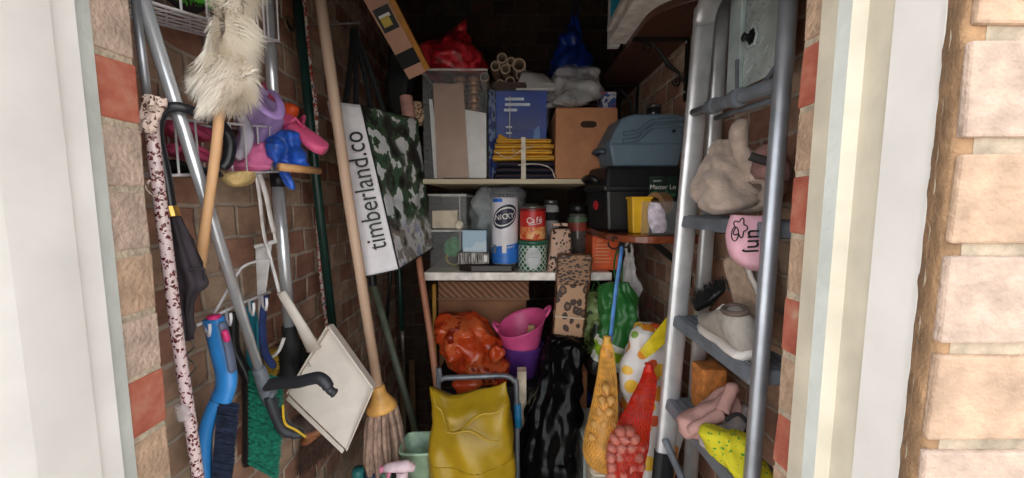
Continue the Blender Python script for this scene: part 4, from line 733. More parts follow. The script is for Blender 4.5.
obj('body', blob([(252, 626, 634, 1.30, .02), (262, 625, 636, 1.34, .03), (285, 622, 639, 1.38, .04), (310, 626, 640, 1.40, .05), (335, 628, 642, 1.40, .05), (352, 630, 640, 1.40, .03)], 36, 24, amp=.015, fr=14, folds=5, famp=.003, seed=33), M('white_film', (214, 212, 212), .4, bump=.2), t, smooth=True); obj('handle', MB().tube(curve([(627, 256, 1.26), (626, 246, 1.22), (629, 242, 1.18), (632, 248, 1.22), (632, 256, 1.26)], 20), .005, 8), M('white_film', (0, 0, 0)), t, smooth=True)
o = obj('blue_strap', MB().tube(curve([(622, 246, 1.15), (621, 254, 1.13), (616, 290, 1.10), (612, 325, 1.06), (610, 344, 1.03)], 24), [.0035] * 2 + [.0065] * 20 + [.005] * 2, 8, flat=.45, up=(0, 1, 0)), M('sky_blue_strap', (88, 140, 206), .5), smooth=True); tag(o, 'light blue strap holding up the yellow net', 'strap')
# nets: body of produce, then woven net round it
def net(name, label, cat, rows, col, prod, nu=26, seed=0, r=.0011, falpha=.5):
    t = T(name, label, cat, W((rows[-1][1] + rows[-1][2]) / 2, rows[-1][0], rows[-1][3])); m = 44; S = spline(rows, m); mb = MB()
    def pt(f, a):
        i = min(int(f), m - 2); u = f - i; q = [S[i][k] * (1 - u) + S[i + 1][k] * u for k in range(5)]
        c = W((q[1] + q[2]) / 2, q[0], q[3]); hw = (q[2] - q[1]) / 2 * q[3] / F + .0015
        return c + V(hw * math.cos(a), q[4] / 2 * math.sin(a), 0) * (1 + .05 * noise.noise(c * 30 + V(a, seed, 0)))
    for s in (-1, 1):
        for k in range(nu):
            mb.tube([pt(f * .5, 2 * PI * k / nu + s * f * .045) for f in range(0, 2 * m - 2)], r, 3, cap=False)
    obj('netting', mb, col, t); obj('film', blob(rows, 32, 30, 2.0, amp=.004, fr=30, seed=seed), M(col.name + '_sheer', tuple(prod), .5, alpha=falpha), t, smooth=True)
    q = rows[0]; c = W((q[1] + q[2]) / 2, q[0] + 1, q[3]); obj('knot', MB().lathe([(.001, -.012), (.010, -.007), (.014, 0), (.009, .008), (.012, .014), (.004, .018)], c, 16).wobble(.003, 60, seed), col, t, smooth=True)
    return t
ynet = M('yellow_netting', (230, 176, 84), .6); rnet = M('red_netting', (206, 44, 28), .5)
t = net('yellow_net_bag', 'yellow net bag of pale vegetables hanging on the blue strap', 'net bag', [(341, 604, 610, 1.02, .02), (352, 601, 613, 1.02, .035), (380, 597, 616, 1.02, .05), (410, 591, 617, 1.01, .07), (440, 584, 617, 1.0, .09), (456, 584, 614, 1.0, .09), (466, 592, 612, 1.0, .06), (469, 600, 610, 1.0, .03)], ynet, (196, 142, 70), 30, 3, .0014, .8)
random.seed(11)
bulbm = M('pale_yellow_skin', (204, 152, 82), .6, var=.12, sc=30); shal = M('pink_brown_skin', (182, 104, 90), .45, var=.32, sc=24)
def veg(name, label, cat, c, r, m, grp, stretch=1.15):
    ax = noise.random_unit_vector(); mb = MB().lathe([(.001, -r * stretch), (r * .45, -r * .95), (r * .86, -r * .5), (r, 0), (r * .84, r * .5), (r * .4, r * .95), (r * .12, r * stretch * 1.15), (.001, r * stretch * 1.3)], c, 16, ax=ax).wobble(r * .08, 60)
    o = obj(name, mb, m, smooth=True); return tag(o, label, cat, grp)
k = 0
for row, (py, xs) in enumerate([(388, (606,)), (400, (602, 611)), (412, (600, 609)), (424, (595, 604, 613)), (437, (592, 601, 611)), (449, (591, 601, 610)), (459, (599, 608))]):
    for x in xs: veg('potato', 'small pale yellow vegetable inside the yellow net bag', 'vegetable', W(x, py, .975 + .01 * (k % 2)), .0125, bulbm, 'pale vegetables in the yellow net'); k += 1
t = net('red_net_bag', 'red net bag of shallots hanging in front of the floral bag', 'net bag', [(368, 645, 652, .98, .02), (380, 641, 656, .98, .03), (400, 631, 654, .97, .045), (425, 618, 650, .96, .06), (445, 608, 648, .95, .085), (462, 606, 644, .95, .095), (480, 610, 640, .95, .09), (500, 618, 634, .95, .05)], rnet, (214, 50, 30), 28, 8, .0009, .35)
k = 0
for py, xs in [(431, (620, 629)), (439, (615, 624, 634)), (448, (612, 621, 631, 640)), (457, (611, 620, 629, 638)), (466, (612, 622, 632, 640)), (475, (613, 624, 634)), (484, (618, 628)), (492, (624,))]:
    for x in xs: veg('shallot', 'pinkish-brown shallot inside the red net bag', 'shallot', W(x, py, .916 + .006 * (k % 3)), .0145, shal, 'shallots in the red net'); k += 1
# floral bag
def floral(name):
    k = N(name); k.b.inputs['Roughness'].default_value = .45; co = k.obj(); vo = k.n('TexVoronoi', Scale=24.0); k.l(co, vo.inputs['Vector']); s = k.n('SeparateXYZ'); k.l(vo.outputs['Color'], s.inputs[0])
    fr = k.ramp(s.outputs[0], [(0, (236, 150, 46)), (.4, (240, 190, 60)), (.62, (120, 156, 60)), (.78, (226, 92, 50)), (.94, (232, 226, 218))], True)
    ms = k.ramp(vo.outputs['Distance'], [(0, (255, 255, 255)), (.47, (255, 255, 255)), (.50, (0, 0, 0))])
    mx = k.n('MixRGB'); k.l(ms, mx.inputs[0]); mx.inputs[1].default_value = lin((226, 220, 216)); k.l(fr, mx.inputs[2]); k.l(mx.outputs[0], k.b.inputs['Base Color']); nz = k.n('TexNoise', Scale=14.0); k.l(co, nz.inputs['Vector']); k.bump(nz.outputs['Fac'], .3); return k.m
t = T('floral_shopping_bag', 'white shopping bag with orange and yellow fruit print by the ladder', 'bag', W(640, 500, 1.1))
obj('body', blob([(322, 642, 660, 1.12, .03), (330, 634, 664, 1.11, .08), (350, 626, 668, 1.10, .11), (380, 622, 672, 1.09, .12), (410, 620, 674, 1.08, .13), (440, 620, 672, 1.07, .13), (480, 620, 668, 1.06, .13), (560, 622, 664, 1.05, .12), (580, 628, 660, 1.05, .06)], 56, 40, amp=.028, fr=8, folds=6, famp=.006, seed=41), floral('fruit_print'), t, smooth=True)
yfm = M('yellow_lining', (236, 206, 40), .45)
obj('open_flap', MB().add([W(640, 350, 1.05), W(650, 338, 1.04), W(668, 316, 1.05), W(668, 340, 1.05), W(655, 352, 1.04), W(646, 358, 1.045)], [(0, 1, 5), (1, 2, 3, 4), (1, 4, 5)]), yfm, t, solid=.003)
t = T('clear_food_box', 'frosted plastic box with cream lid at the floor below the yellow net', 'food box', W(590, 470, 1.1))
a = W(581, 470, 1.16); b_ = W(614, 470, 1.16); z = W(590, 428, 1.16).z
obj('body', openbox(MB(), (a.x, 1.12, z - .32), (b_.x, 1.28, z - .012), .004), M('frosted_box', (190, 196, 192), .25, alpha=.55), t, bevel=.004); obj('lid', MB().box((a.x - .006, 1.112, z - .012), (b_.x + .006, 1.285, z)), M('frosted_lid', (206, 206, 198), .3, alpha=.8), t, bevel=.004)
o = obj('cream_food_box', blob([(458, 588, 612, 1.03, .10), (460, 585, 616, 1.03, .13), (462, 586, 615, 1.03, .125), (500, 588, 612, 1.03, .12), (800, 590, 610, 1.03, .10)], 44, 24, p=6), M('cream_plastic', (206, 198, 180), .4), smooth=True); tag(o, 'cream lidded tub directly below the yellow net', 'tub')
o = obj('brown_carton', MB().box((.18, 1.29, 0), (.27, 1.45, .80)), card, bevel=.003); tag(o, 'brown carton standing between the black bin bag and yellow net', 'carton')
o = obj('blue_cloth', blob([(384, 568, 578, 1.38, .05), (390, 566, 588, 1.38, .08), (398, 566, 590, 1.38, .08), (404, 570, 586, 1.38, .06)], 30, 14, amp=.02, fr=20, seed=51), M('royal_blue_cloth', (34, 56, 150), .8), smooth=True); tag(o, 'crumpled royal blue cloth on the brown carton', 'cloth')
# ================================================================ LEFT WALL: WIRE BASKETS
wirem = M('white_coated_wire', (226, 222, 226), .4, var=.03)
def wire_basket(name, label, A, B, wd, h0, h1, grp, nbar, wall_x=-.642):
    """A, B: near and far lower front corners; the basket hangs between them and the wall"""
    t = T(name, label, 'wire basket', A, grp); r = .0019
    A2 = A + V(-wd, 0, 0); B2 = B + V(-wd, 0, 0); At, Bt, A2t, B2t = A + V(0, 0, h0), B + V(0, 0, h1), A2 + V(0, 0, h0), B2 + V(0, 0, h1)
    mb = MB(); mb.tube([A, B, B2, A2, A], r * 1.3, 6); mb.tube([At, Bt, B2t, A2t, At], r * 1.3, 6); obj('rim_wires', mb, wirem, t)
    mb = MB()
    for i in range(nbar + 1):
        f = i / nbar; mb.tube([A2t.lerp(B2t, f), A2.lerp(B2, f), A.lerp(B, f), At.lerp(Bt, f)], r, 6)
    obj('cross_wires', mb, wirem, t); mb = MB()
    for i in range(1, 5):
        f = i / 5; mb.tube([A.lerp(A2, f) + V(0, 0, h0), A.lerp(A2, f), B.lerp(B2, f), B.lerp(B2, f) + V(0, 0, h1)], r, 6)
    obj('base_wires', mb, wirem, t); return t
A, B = W(160, 176, .56), W(293, 171, .90)
A.x, B.x = -.525, -.52
wire_basket('wire_basket', 'white wire basket on the left wall holding pink shoes and cloths', A, B, .115, .085, .098, 'white wire baskets on the left wall', 9)
A2_, B2_ = W(150, 2, .545), W(279, 41, .87)
wire_basket('wire_basket', 'white wire basket at the top of the picture with a green brush', A2_, B2_, .112, .12, .12, 'white wire baskets on the left wall', 6)
t = T('scrubbing_brush', 'brush with bright green bristles lying in the top wire basket', 'brush', W(218, 8, .68)); c0, c1 = W(198, 2, .655) + V(-.02, 0, .012), W(232, 12, .73) + V(-.02, 0, .016)
obj('block', MB().tube([c0 + V(0, 0, .026), c0.lerp(c1, .5) + V(0, 0, .03), c1 + V(0, 0, .026)], [.02, .026, .02], 12), M('green_plastic', (60, 150, 50), .4), t, smooth=True); mb = MB(); bristles(mb, None, (.3, -.1, -1), .03, .0013, [c0.lerp(c1, random.random()) + V(random.uniform(-.02, .02), random.uniform(-.01, .01), .016) for _ in range(420)], .15); obj('bristles', mb, M('bright_green_bristle', (108, 206, 70), .5, var=.2, sc=60), t)
o = obj('bottle', MB().lathe([(.001, 0), (.024, .003), (.026, .02), (.026, .10), (.012, .125), (.012, .15), (.001, .15)], W(190, -4, .66) + V(-.05, -.07, .022), 24, ax=(.1, 1, .25)), M('pale_blue_bottle', (176, 196, 214), .3), smooth=True); tag(o, 'pale blue bottle lying in the top wire basket', 'bottle')
o = obj('dark_pouch', blob([(-24, 158, 196, .66, .05), (-8, 160, 197, .67, .05), (4, 170, 197, .68, .05), (9, 180, 196, .69, .03)], 36, 16, amp=.01, fr=20), M('dark_grey_cloth', (58, 54, 60), .8), smooth=True); tag(o, 'dark grey pouch in the top wire basket beside the green brush', 'pouch')
# contents of the lower basket
rosem = M('rose_pink_rubber', (214, 84, 128), .5, var=.08, sc=20); pinkd = M('dusty_pink_cloth', (206, 120, 156), .8, var=.12, sc=16, bump=.15); lil = M('lilac_cloth', (178, 150, 208), .8, var=.1, sc=14, bump=.12)
basez = lambda py, x, d: W(x, py, d)
for i, (rows, lb) in enumerate([([(122, 168, 190, .68, .02), (127, 166, 206, .69, .05), (135, 168, 216, .705, .05), (142, 178, 216, .715, .03)], 'upper'), ([(144, 166, 196, .67, .03), (150, 166, 208, .68, .05), (157, 172, 212, .70, .05), (161, 186, 210, .71, .03)], 'lower')]):
    t = T('pink_slipper', f'rose pink slipper at the near end of the wire basket, {lb} of two', 'slipper', W(190, rows[-1][0], .65), 'pink slippers in the wire basket')
    obj('sole', blob(rows, 40, 18, amp=.006, fr=18, seed=i), rosem, t, smooth=True); obj('strap', MB().tube(curve([(170, rows[1][0] + 2, .645), (186, rows[1][0] - 2, .655), (200, rows[1][0] + 6, .67), (208, rows[2][0] + 2, .69)], 16), .007, 8), rosem, t, smooth=True)
o = obj('lilac_cloth', blob([(84, 240, 258, .85, .03), (92, 236, 268, .845, .06), (105, 234, 276, .84, .06), (118, 236, 280, .835, .06), (135, 238, 270, .83, .06), (150, 240, 266, .83, .06), (160, 242, 264, .83, .04)], amp=.022, fr=14, folds=5, famp=.004, seed=61), lil, smooth=True); tag(o, 'lilac cloth heaped in the wire basket behind the feather duster', 'cloth')
o = obj('lilac_strap', MB().tube(curve([(256, 100, .72), (266, 112, .71), (276, 116, .73), (281, 110, .75), (278, 98, .77), (272, 92, .78)], 24), .0085, 10, flat=.5), M('bright_lilac', (190, 156, 224), .5), smooth=True); tag(o, 'looped lilac strap on the basket rim near the silver pole', 'strap')
o = obj('grey_white_sock', MB().tube(curve([(240, 118, .755), (246, 125, .76), (247, 140, .76), (242, 152, .76), (236, 158, .75)], 20), [.007 + .005 * math.sin(i / 19 * PI) for i in range(20)], 12).wobble(.002, 40), M('pale_grey_knit', (196, 190, 206), .9, bump=.2), smooth=True); tag(o, 'pale grey sock against the basket wires beside the lilac cloth', 'sock')
o = obj('pink_cloth', blob([(145, 262, 270, .80, .03), (151, 240, 272, .80, .05), (160, 229, 272, .79, .05), (167, 226, 270, .78, .05), (171, 228, 266, .78, .03)], amp=.015, fr=18, folds=4, famp=.003, seed=63), M('bubblegum_pink_cloth', (226, 120, 168), .8, bump=.15), smooth=True); tag(o, 'bubblegum pink cloth at the bottom of the wire basket', 'cloth')
o = obj('raspberry_cloth', blob([(84, 262, 270, .90, .03), (95, 258, 275, .89, .04), (108, 258, 276, .88, .04), (118, 262, 272, .88, .02)], 30, 14, amp=.01, fr=20), M('raspberry_cloth', (190, 70, 110), .8), smooth=True); tag(o, 'raspberry pink cloth at the back of the basket behind the lilac cloth', 'cloth')
t = T('flip_flop', 'bright pink flip-flop sticking out of the basket over the green pole', 'flip-flop', W(305, 140, .88)); q0, q1 = W(283, 118, .87), W(324, 150, .88)
ax = (q1 - q0); Ln = ax.length; ax.normalize(); up = V(.75, -.35, .5); up = (up - ax * up.dot(ax)).normalized(); sd = ax.cross(up); S = [(-.02, .45), (.06, .8), (.25, .95), (.45, .85), (.65, .98), (.85, 1.0), (.96, .8), (1.03, .35)]
obj('sole', MB().rings([[q0 + ax * Ln * f + sd * (.026 * w_ * sgn(math.cos(2 * PI * j / 24), .8)) + up * (.012 * sgn(math.sin(2 * PI * j / 24), .6)) for j in range(24)] for f, w_ in spline(S, 30)]), M('hot_pink_foam', (232, 96, 142), .5, var=.05), t, smooth=True)
obj('strap', MB().tube([q0 + ax * Ln * .2 + sd * .024, q0 + ax * Ln * .3 + sd * .014 + up * .03, q0 + ax * Ln * .42 + up * .012, q0 + ax * Ln * .3 - sd * .014 + up * .03, q0 + ax * Ln * .2 - sd * .024], .004, 8), M('hot_pink_foam', (0, 0, 0)), t, smooth=True)
o = obj('orange_clip', blob([(104, 282, 294, .92, .02), (108, 279, 298, .92, .03), (114, 281, 297, .92, .03), (118, 286, 294, .92, .02)], 24, 10), M('bright_orange', (236, 84, 30), .5), smooth=True); tag(o, 'bright orange rounded piece behind the flip-flop', 'toy')
bluebag = M('blue_film', (44, 92, 190), .35, var=.25, sc=30, bump=.4)
t = T('blue_plastic_bag', 'knotted blue plastic bag hanging at the far end of the wire basket', 'bag', W(284, 188, .84))
obj('body', blob([(128, 282, 290, .83, .02), (134, 274, 296, .83, .05), (148, 268, 304, .83, .06), (160, 270, 306, .83, .06), (168, 276, 304, .83, .04), (172, 280, 298, .83, .02)], 44, 22, amp=.022, fr=18, folds=7, famp=.003, seed=71), bluebag, t, smooth=True); obj('tail', blob([(164, 280, 288, .80, .02), (174, 281, 290, .80, .025), (184, 284, 294, .80, .015), (190, 289, 295, .80, .006)], 24, 12, amp=.008, fr=30, seed=3), bluebag, t, smooth=True); obj('ear', blob([(140, 270, 280, .79, .02), (146, 268, 282, .785, .03), (156, 271, 281, .79, .02), (162, 275, 280, .79, .008)], 24, 12, amp=.01, fr=30, seed=5), bluebag, t, smooth=True)
o = obj('wooden_stick', MB().tube([W(280, 167, .74), W(319, 171, .86)], .008, 12), wood('light_wood_stick', (196, 142, 88), (216, 166, 112), 4, (1, 1, 1)), smooth=True); tag(o, 'short light wood stick poking from the basket end', 'stick')
t = T('black_shoe', 'black shoe lying on the basket bottom at the near end', 'shoe', W(200, 174, .64)); obj('upper', blob([(161, 172, 182, .635, .02), (165, 166, 190, .64, .04), (170, 165, 212, .66, .05), (174, 167, 220, .67, .05), (176, 172, 216, .67, .03)], 36, 16, amp=.005, fr=20), blackmat, t, smooth=True); obj('sole', blob([(173, 168, 218, .66, .05), (175.5, 168, 220, .66, .055), (176.5, 170, 218, .66, .05)], 30, 8), blackpl, t, smooth=True)
o = obj('tan_sponge', blob([(172, 222, 252, .70, .04), (178, 223, 251, .70, .05), (184, 230, 247, .70, .04), (187, 235, 242, .70, .02)], 30, 12, amp=.004, fr=40), M('tan_sponge', (206, 176, 120), .95, bump=.5, bsc=160), smooth=True); tag(o, 'tan sponge bulging under the wire basket', 'sponge')
# ---- feather duster
t = T('feather_duster', 'fluffy cream duster with wooden handle hung in front of the wire basket', 'duster', W(197, 285, .60))
obj('handle', MB().tube(curve([(220, 90, .585), (218, 130, .585), (212, 180, .59), (197, 285, .61)], 20), [.007] * 16 + [.008] * 4, 12), wood('wand_wood', (206, 156, 110), (222, 176, 130), 4, (1, 1, .1)), t, smooth=True)
core = [(-20, 226, 248, .60, .035), (10, 224, 245, .60, .035), (45, 218, 243, .60, .04), (70, 210, 245, .595, .045), (92, 207, 243, .59, .045), (106, 213, 230, .585, .025)]
fl = M('cream_fluff', (250, 240, 228), .95, var=.04, sc=18); obj('fluff_core', blob([(a_, b0 + 6, c0_ - 6, d0, e0 * .6) for a_, b0, c0_, d0, e0 in core], 40, 30, amp=.006, fr=20), fl, t, smooth=True)
mb = MB(); random.seed(5); S = spline(core, 60)
for i in range(8500):
    q = S[random.randrange(60)]; a = random.uniform(0, 2 * PI); c = W((q[1] + q[2]) / 2, q[0], q[3]); hw = (q[2] - q[1]) / 2 * q[3] / F; p = c + V(hw * math.cos(a), q[4] / 2 * math.sin(a), 0)
    cl = noise.noise_vector(p * 26); d_ = (V(math.cos(a) * 1.0, math.sin(a) * .8, -.35) + cl * 1.5 + noise.random_unit_vector() * .22).normalized(); L_ = random.uniform(.009, .027); side = d_.cross(V(.3, .8, .5)).normalized() * random.uniform(.0003, .0009)
    g = V(0, 0, -.010) + cl * .008; m1 = p + d_ * L_ * .5; e = p + d_ * L_ + g
    mb.add([p - side, p + side, m1 + side * .9, m1 - side * .9, e], [(0, 1, 2, 3), (3, 2, 4)])
o = obj('fluff', mb, fl, t); o['kind'] = 'stuff'
# ================================================================ LONG THINGS ON THE LEFT WALL
t = T('elbow_crutch', 'silver metal crutch hanging upside down across the wire basket, black grip at the bottom', 'crutch', W(264, 385, .78))
s0, s1 = W(133, -30, .50), W(262, 378, .765); obj('shaft', MB().tube([s0, s1], .0087, 18), chrome, t, smooth=True)
dn = (s1 - s0).normalized(); obj('clamp', MB().tube([s1 - dn * .03, s1 + dn * .05], [.0125, .0145], 14), greypl, t, smooth=True)
p0 = W(268, 391, .775); obj('hub', MB().tube([p0 - V(0, .0, -.008), p0 + dn * .035], [.018, .015], 14), greypl, t, smooth=True)
obj('hand_grip', MB().tube(curve([(262, 386, .775), (280, 383, .765), (298, 382, .755), (310, 379, .748), (319, 378, .744), (326, 383, .742), (330, 390, .742), (336, 394, .742)], 40), [.010, .012, .013, .013] + [.0125] * 24 + [.0115] * 4 + [.0085] * 5 + [.010, .009, .006], 14), M('charcoal_grip', (44, 46, 52), .5), t, smooth=True)
obj('cuff_arm', MB().tube(curve([(270, 394, .775), (277, 412, .78), (284, 427, .785), (294, 432, .79), (303, 434, .79)], 24), [.014, .016] + [.017] * 14 + [.015] * 4 + [.013, .011, .010, .007], 14, flat=.7), M('charcoal_grip', (0, 0, 0)), t, smooth=True)
obj('cuff_edge', MB().tube(curve([(283, 405, .77), (285, 423, .77), (296, 430, .775), (306, 437, .78)], 16), .0025, 6), M('yellow_edge', (210, 170, 40), .5), t); obj('button', MB().lathe([(.006, 0), (.005, .004), (.001, .005)], W(272, 395, .755), 12, ax=(0, -1, 0)), greypl, t)
# leopard walking stick
lst = spots('leopard_lacquer', (206, 184, 184), (36, 20, 28), (110, 50, 50), 150, .37, .2)
t = T('walking_stick', 'glossy leopard-print walking stick hanging by the doorway brick on the left', 'walking stick', W(197, 478, .52))
c0 = curve([(151, 100, .495), (153, 140, .498), (160, 200, .503), (168, 260, .508), (178, 340, .513), (190, 420, .518), (204, 520, .523)], 30)
obj('tube', MB().tube(c0, .0074, 16), lst, t, smooth=True); obj('shaft', MB().tube([W(134, -10, .50), W(147.5, 100, .50)], .0048, 10), alu_d, t, smooth=True)
q = W(184, 411, .514); obj('collar', MB().lathe([(.0085, -.012), (.0098, -.009), (.0098, .009), (.0085, .012)], q, 18, ax=(.11, .03, -1)), M('clear_collar', (226, 216, 216), .1, alpha=.35), t, smooth=True)
t = T('leopard_scarf', 'leopard-print wrist strap bunched at the top of the walking stick', 'strap', W(150, 120, .485))
obj('cloth', blob([(96, 148, 158, .49, .015), (102, 144, 161, .49, .022), (114, 142, 160, .49, .024), (126, 141, 154, .488, .02), (134, 146, 153, .488, .012)], 36, 20, amp=.008, fr=40, folds=5, famp=.0015, seed=81), spots('leopard_cloth', (206, 184, 172), (30, 22, 26), (96, 60, 50), 170, .34, .8), t, smooth=True); obj('loop', MB().tube(curve([(150, 180, .492), (146, 188, .49), (154, 196, .49), (160, 192, .495)], 16), .003, 8, flat=.4), spots('leopard_cloth', 0, 0, 0, 1), t)
# umbrella
t = T('umbrella', 'folded dark umbrella with black crook handle and gold band near the doorway', 'umbrella', W(190, 300, .57)); um = M('dark_plum_fabric', (48, 40, 46), .8, var=.2, bump=.15)
obj('crook_handle', MB().tube(curve([(171, 212, .545), (166, 180, .543), (160, 150, .542), (157, 130, .543), (162, 113, .545), (174, 107, .55), (190, 110, .565), (206, 118, .60), (222, 126, .64), (230, 142, .655), (228, 160, .655), (222, 168, .65)], 60), [.0075] * 40 + [.009] * 20, 12), M('black_handle', (30, 32, 38), .3), t, smooth=True)
a, b_ = W(169, 207, .545), W(172, 217, .545); obj('gold_band', MB().tube([a, b_], .0105, 14), M('brass', (206, 160, 84), .3, .8), t)
obj('canopy', blob([(216, 167, 178, .55, .014), (226, 165, 184, .55, .022), (250, 166, 193, .553, .03), (272, 168, 202, .556, .034), (286, 172, 203, .558, .03), (296, 178, 196, .56, .024), (312, 182, 192, .56, .018), (340, 186, 192, .56, .010)], 48, 30, amp=.006, fr=24, folds=6, famp=.0025, seed=83), um, t, smooth=True); obj('strap', MB().tube(curve([(188, 270, .54), (203, 268, .545), (204, 280, .55)], 12), .004, 6, flat=.4), um, t)
o = obj('wire_bundle', MB().tube(curve([(186, 318, .60), (196, 326, .60), (190, 338, .60), (184, 332, .60), (194, 346, .60), (186, 356, .60), (196, 366, .60), (188, 378, .60), (180, 392, .60)], 60), .0014, 6), M('grey_wire', (110, 100, 92), .5, .5), smooth=True); tag(o, 'tangled thin grey wire beside the leopard walking stick', 'wire')
# silver brush pole
t = T('long_brush', 'long silver pole on the left wall with black and yellow bristled head', 'brush', W(285, 380, .92))
obj('pole', MB().tube([W(266, -40, .88), W(277, 176, .90)], .0125, 18), chrome, t, smooth=True); obj('pole', MB().tube([W(277, 180, .90), W(290, 330, .92)], .0140, 18), chrome, t, smooth=True); obj('joint', MB().tube([W(277, 172, .90), W(278.5, 187, .90)], .0165, 18), blackpl, t, smooth=True)
obj('head', MB().tube(curve([(289, 326, .92), (290, 345, .92), (288, 362, .93), (290, 384, .93)], 16), [.017] * 4 + [.024] * 8 + [.03] * 4, 14), blackmat, t, smooth=True)
mb = MB(); random.seed(3); bristles(mb, None, (-.75, -.25, -.4), .055, .0011, [W(290 + random.uniform(-6, 6), 356 + random.uniform(-10, 14), .93) for _ in range(600)], .3); obj('yellow_bristles', mb, M('yellow_bristle', (206, 164, 44), .6, var=.2), t)
mb = MB(); bristles(mb, None, (.1, -.25, -.3), .05, .0012, [W(292 + random.uniform(-6, 10), 352 + random.uniform(-12, 18), .95) for _ in range(500)], .5); obj('black_bristles', mb, blackmat, t)
# green pole and speckled rope
dkg = M('dark_green_tube', (26, 54, 48), .35, var=.1)
t = T('green_pole', 'dark green metal pole against the left wall between silver pole and broom', 'pole', W(332, 325, 1.18))
obj('tube', MB().tube([W(294, -30, 1.06), W(314, 160, 1.10), W(333, 330, 1.14)], .0125, 16), dkg, t, smooth=True); obj('end_cap', MB().tube([W(333, 330, 1.14), W(334, 338, 1.14)], .0135, 14), blackpl, t)
t = obj('rope', MB().tube([p + V(.0012 * math.sin(i * 1.1), 0, 0) for i, p in enumerate(curve([(302, -20, 1.10), (309, 60, 1.11), (316, 120, 1.12), (317, 200, 1.13), (322, 280, 1.15), (329, 340, 1.16)], 200))], [.0062 + .0008 * math.sin(i * 1.6) for i in range(200)], 10), patches('speckled_rope', [(214, 206, 200), (220, 214, 208), (176, 66, 54), (216, 208, 204), (70, 70, 92)], 70, .9, stretch=(1, 1, .5), bump=.3), smooth=True); tag(t, 'white rope with red flecks hanging beside the dark green pole', 'rope')
o = obj('wall_plug', MB().lathe([(.001, 0), (.010, 0), (.012, .003), (.017, .006), (.020, .006), (.021, .002), (.021, 0)], W(288, 24, 1.085), 22, ax=(1, 0, 0)), M('old_brass', (130, 106, 84), .4, .6), smooth=True); tag(o, 'small round metal disc fixed on the left wall beside the silver pole', 'wall fitting')
# ---- wire hook rack
t = T('hook_rack', 'white wire hook rack hanging low on the left wall with brushes on it', 'hook rack', W(235, 300, .74)); r = .0026
obj('rail', MB().tube([W(196, 326, .645), W(235, 306, .72), W(270, 292, .82)], .003, 8), wirem, t, smooth=True); obj('brace', MB().tube(curve([(214, 314, .69), (222, 300, .70), (236, 276, .725), (244, 266, .74), (258, 261, .77), (270, 260, .80)], 30), r, 8), wirem, t, smooth=True)
for x, y, d in ((205, 322, .655), (226, 311, .70), (249, 301, .75), (262, 296, .79)): obj('hook', MB().tube([W(x, y, d), W(x + 1, y + 10, d - .01), W(x + 4, y + 14, d - .025), W(x + 5, y + 8, d - .035), W(x + 4.5, y + 2, d - .035)], r, 7), wirem, t, smooth=True)
t = T('plastic_hanger', 'white plastic strip hanger with crossbar above the hook rack', 'hanger', W(264, 330, .85))
P = [(255, 246), (272, 242), (270, 262), (266, 290), (264, 318), (258, 322), (257, 290)]
obj('strip', MB().prism([W(x, y, .85) for x, y in P], (-.004, .008, 0)), M('hanger_white', (226, 224, 224), .45), t, bevel=.002); obj('crossbar', MB().tube([W(255, 247, .84), W(277, 241, .85)], .005, 8), M('hanger_white', (0, 0, 0)), t); obj('rod', MB().tube([W(266, 242, .835), W(275, 275, .84), W(279, 292, .845)], .0035, 8), M('hanger_white', (0, 0, 0)), t)
t = T('webbing_ties', 'pair of white ties dangling from the wire basket above the hanger', 'strap', W(266, 240, .83)); wc = M('white_webbing', (222, 216, 212), .8)
obj('strap', MB().tube(curve([(256, 172, .80), (260, 200, .80), (263, 228, .81), (266, 244, .82)], 20), .0055, 8, flat=.4), wc, t, smooth=True); obj('strap', MB().tube(curve([(259, 172, .80), (266, 195, .81), (270, 215, .82), (274, 232, .83)], 20), .0075, 8, flat=.4), wc, t, smooth=True); obj('cord_end', MB().tube(curve([(274, 232, .83), (275, 240, .83)], 4), .003, 6), wc, t)
# ---- hand brushes on the rack
blu = M('sky_blue_plastic', (52, 140, 216), .35, var=.05); 
t = T('blue_hand_brush', 'sky blue hand brush with dark bristles hanging on the hook rack', 'brush', W(215, 480, .66))
obj('handle', MB().tube(curve([(213, 317, .66), (216, 330, .66), (221, 352, .66), (226, 372, .66), (226, 386, .655), (221, 400, .65)], 40), [.008] + [.0135] * 34 + [.014] * 5, 14, flat=1.35, up=(1, 0, 0)), blu, t, smooth=True)
obj('body', MB().tube(curve([(224, 388, .655), (214, 406, .65), (207, 426, .65), (204, 452, .65), (206, 490, .652)], 30), [.012] + [.0125] * 26 + [.012, .01, .006], 14, flat=.9, up=(1, 0, 0)), blu, t, smooth=True)
obj('side_panel', MB().tube(curve([(222, 322, .645), (228, 345, .645), (233, 372, .65)], 14), [.006] + [.009] * 12 + [.005], 10, flat=.6), M('grey_blue_plastic', (96, 106, 130), .5), t, smooth=True); obj('pink_button', MB().tube(curve([(224, 330, .635), (228, 342, .638)], 6), [.003, .0055, .0055, .0055, .005, .002], 8), M('magenta_plastic', (216, 50, 120), .4), t, smooth=True); obj('pink_end', MB().lathe([(.001, 0), (.010, .002), (.011, .006), (.001, .008)], W(214, 319, .652), 16, ax=(.1, -.1, 1)), M('magenta_plastic', (0, 0, 0)), t, smooth=True)
mb = MB(); pts = []
for i in range(1500):
    f = random.random(); p = W(213 + 8 * (1 - f) * .6 - 2 * f, 402 + f * 80, .655 + random.uniform(-.012, .018)); pts.append(p)
bristles(mb, None, (.9, .25, -.32), .034, .001, pts, .12); obj('bristles', mb, M('dark_navy_bristle', (52, 62, 86), .7, var=.3, sc=90), t)
t = T('green_hand_brush', 'black handled hand brush with dark green bristles on the hook rack', 'brush', W(265, 470, .78)); d = .80
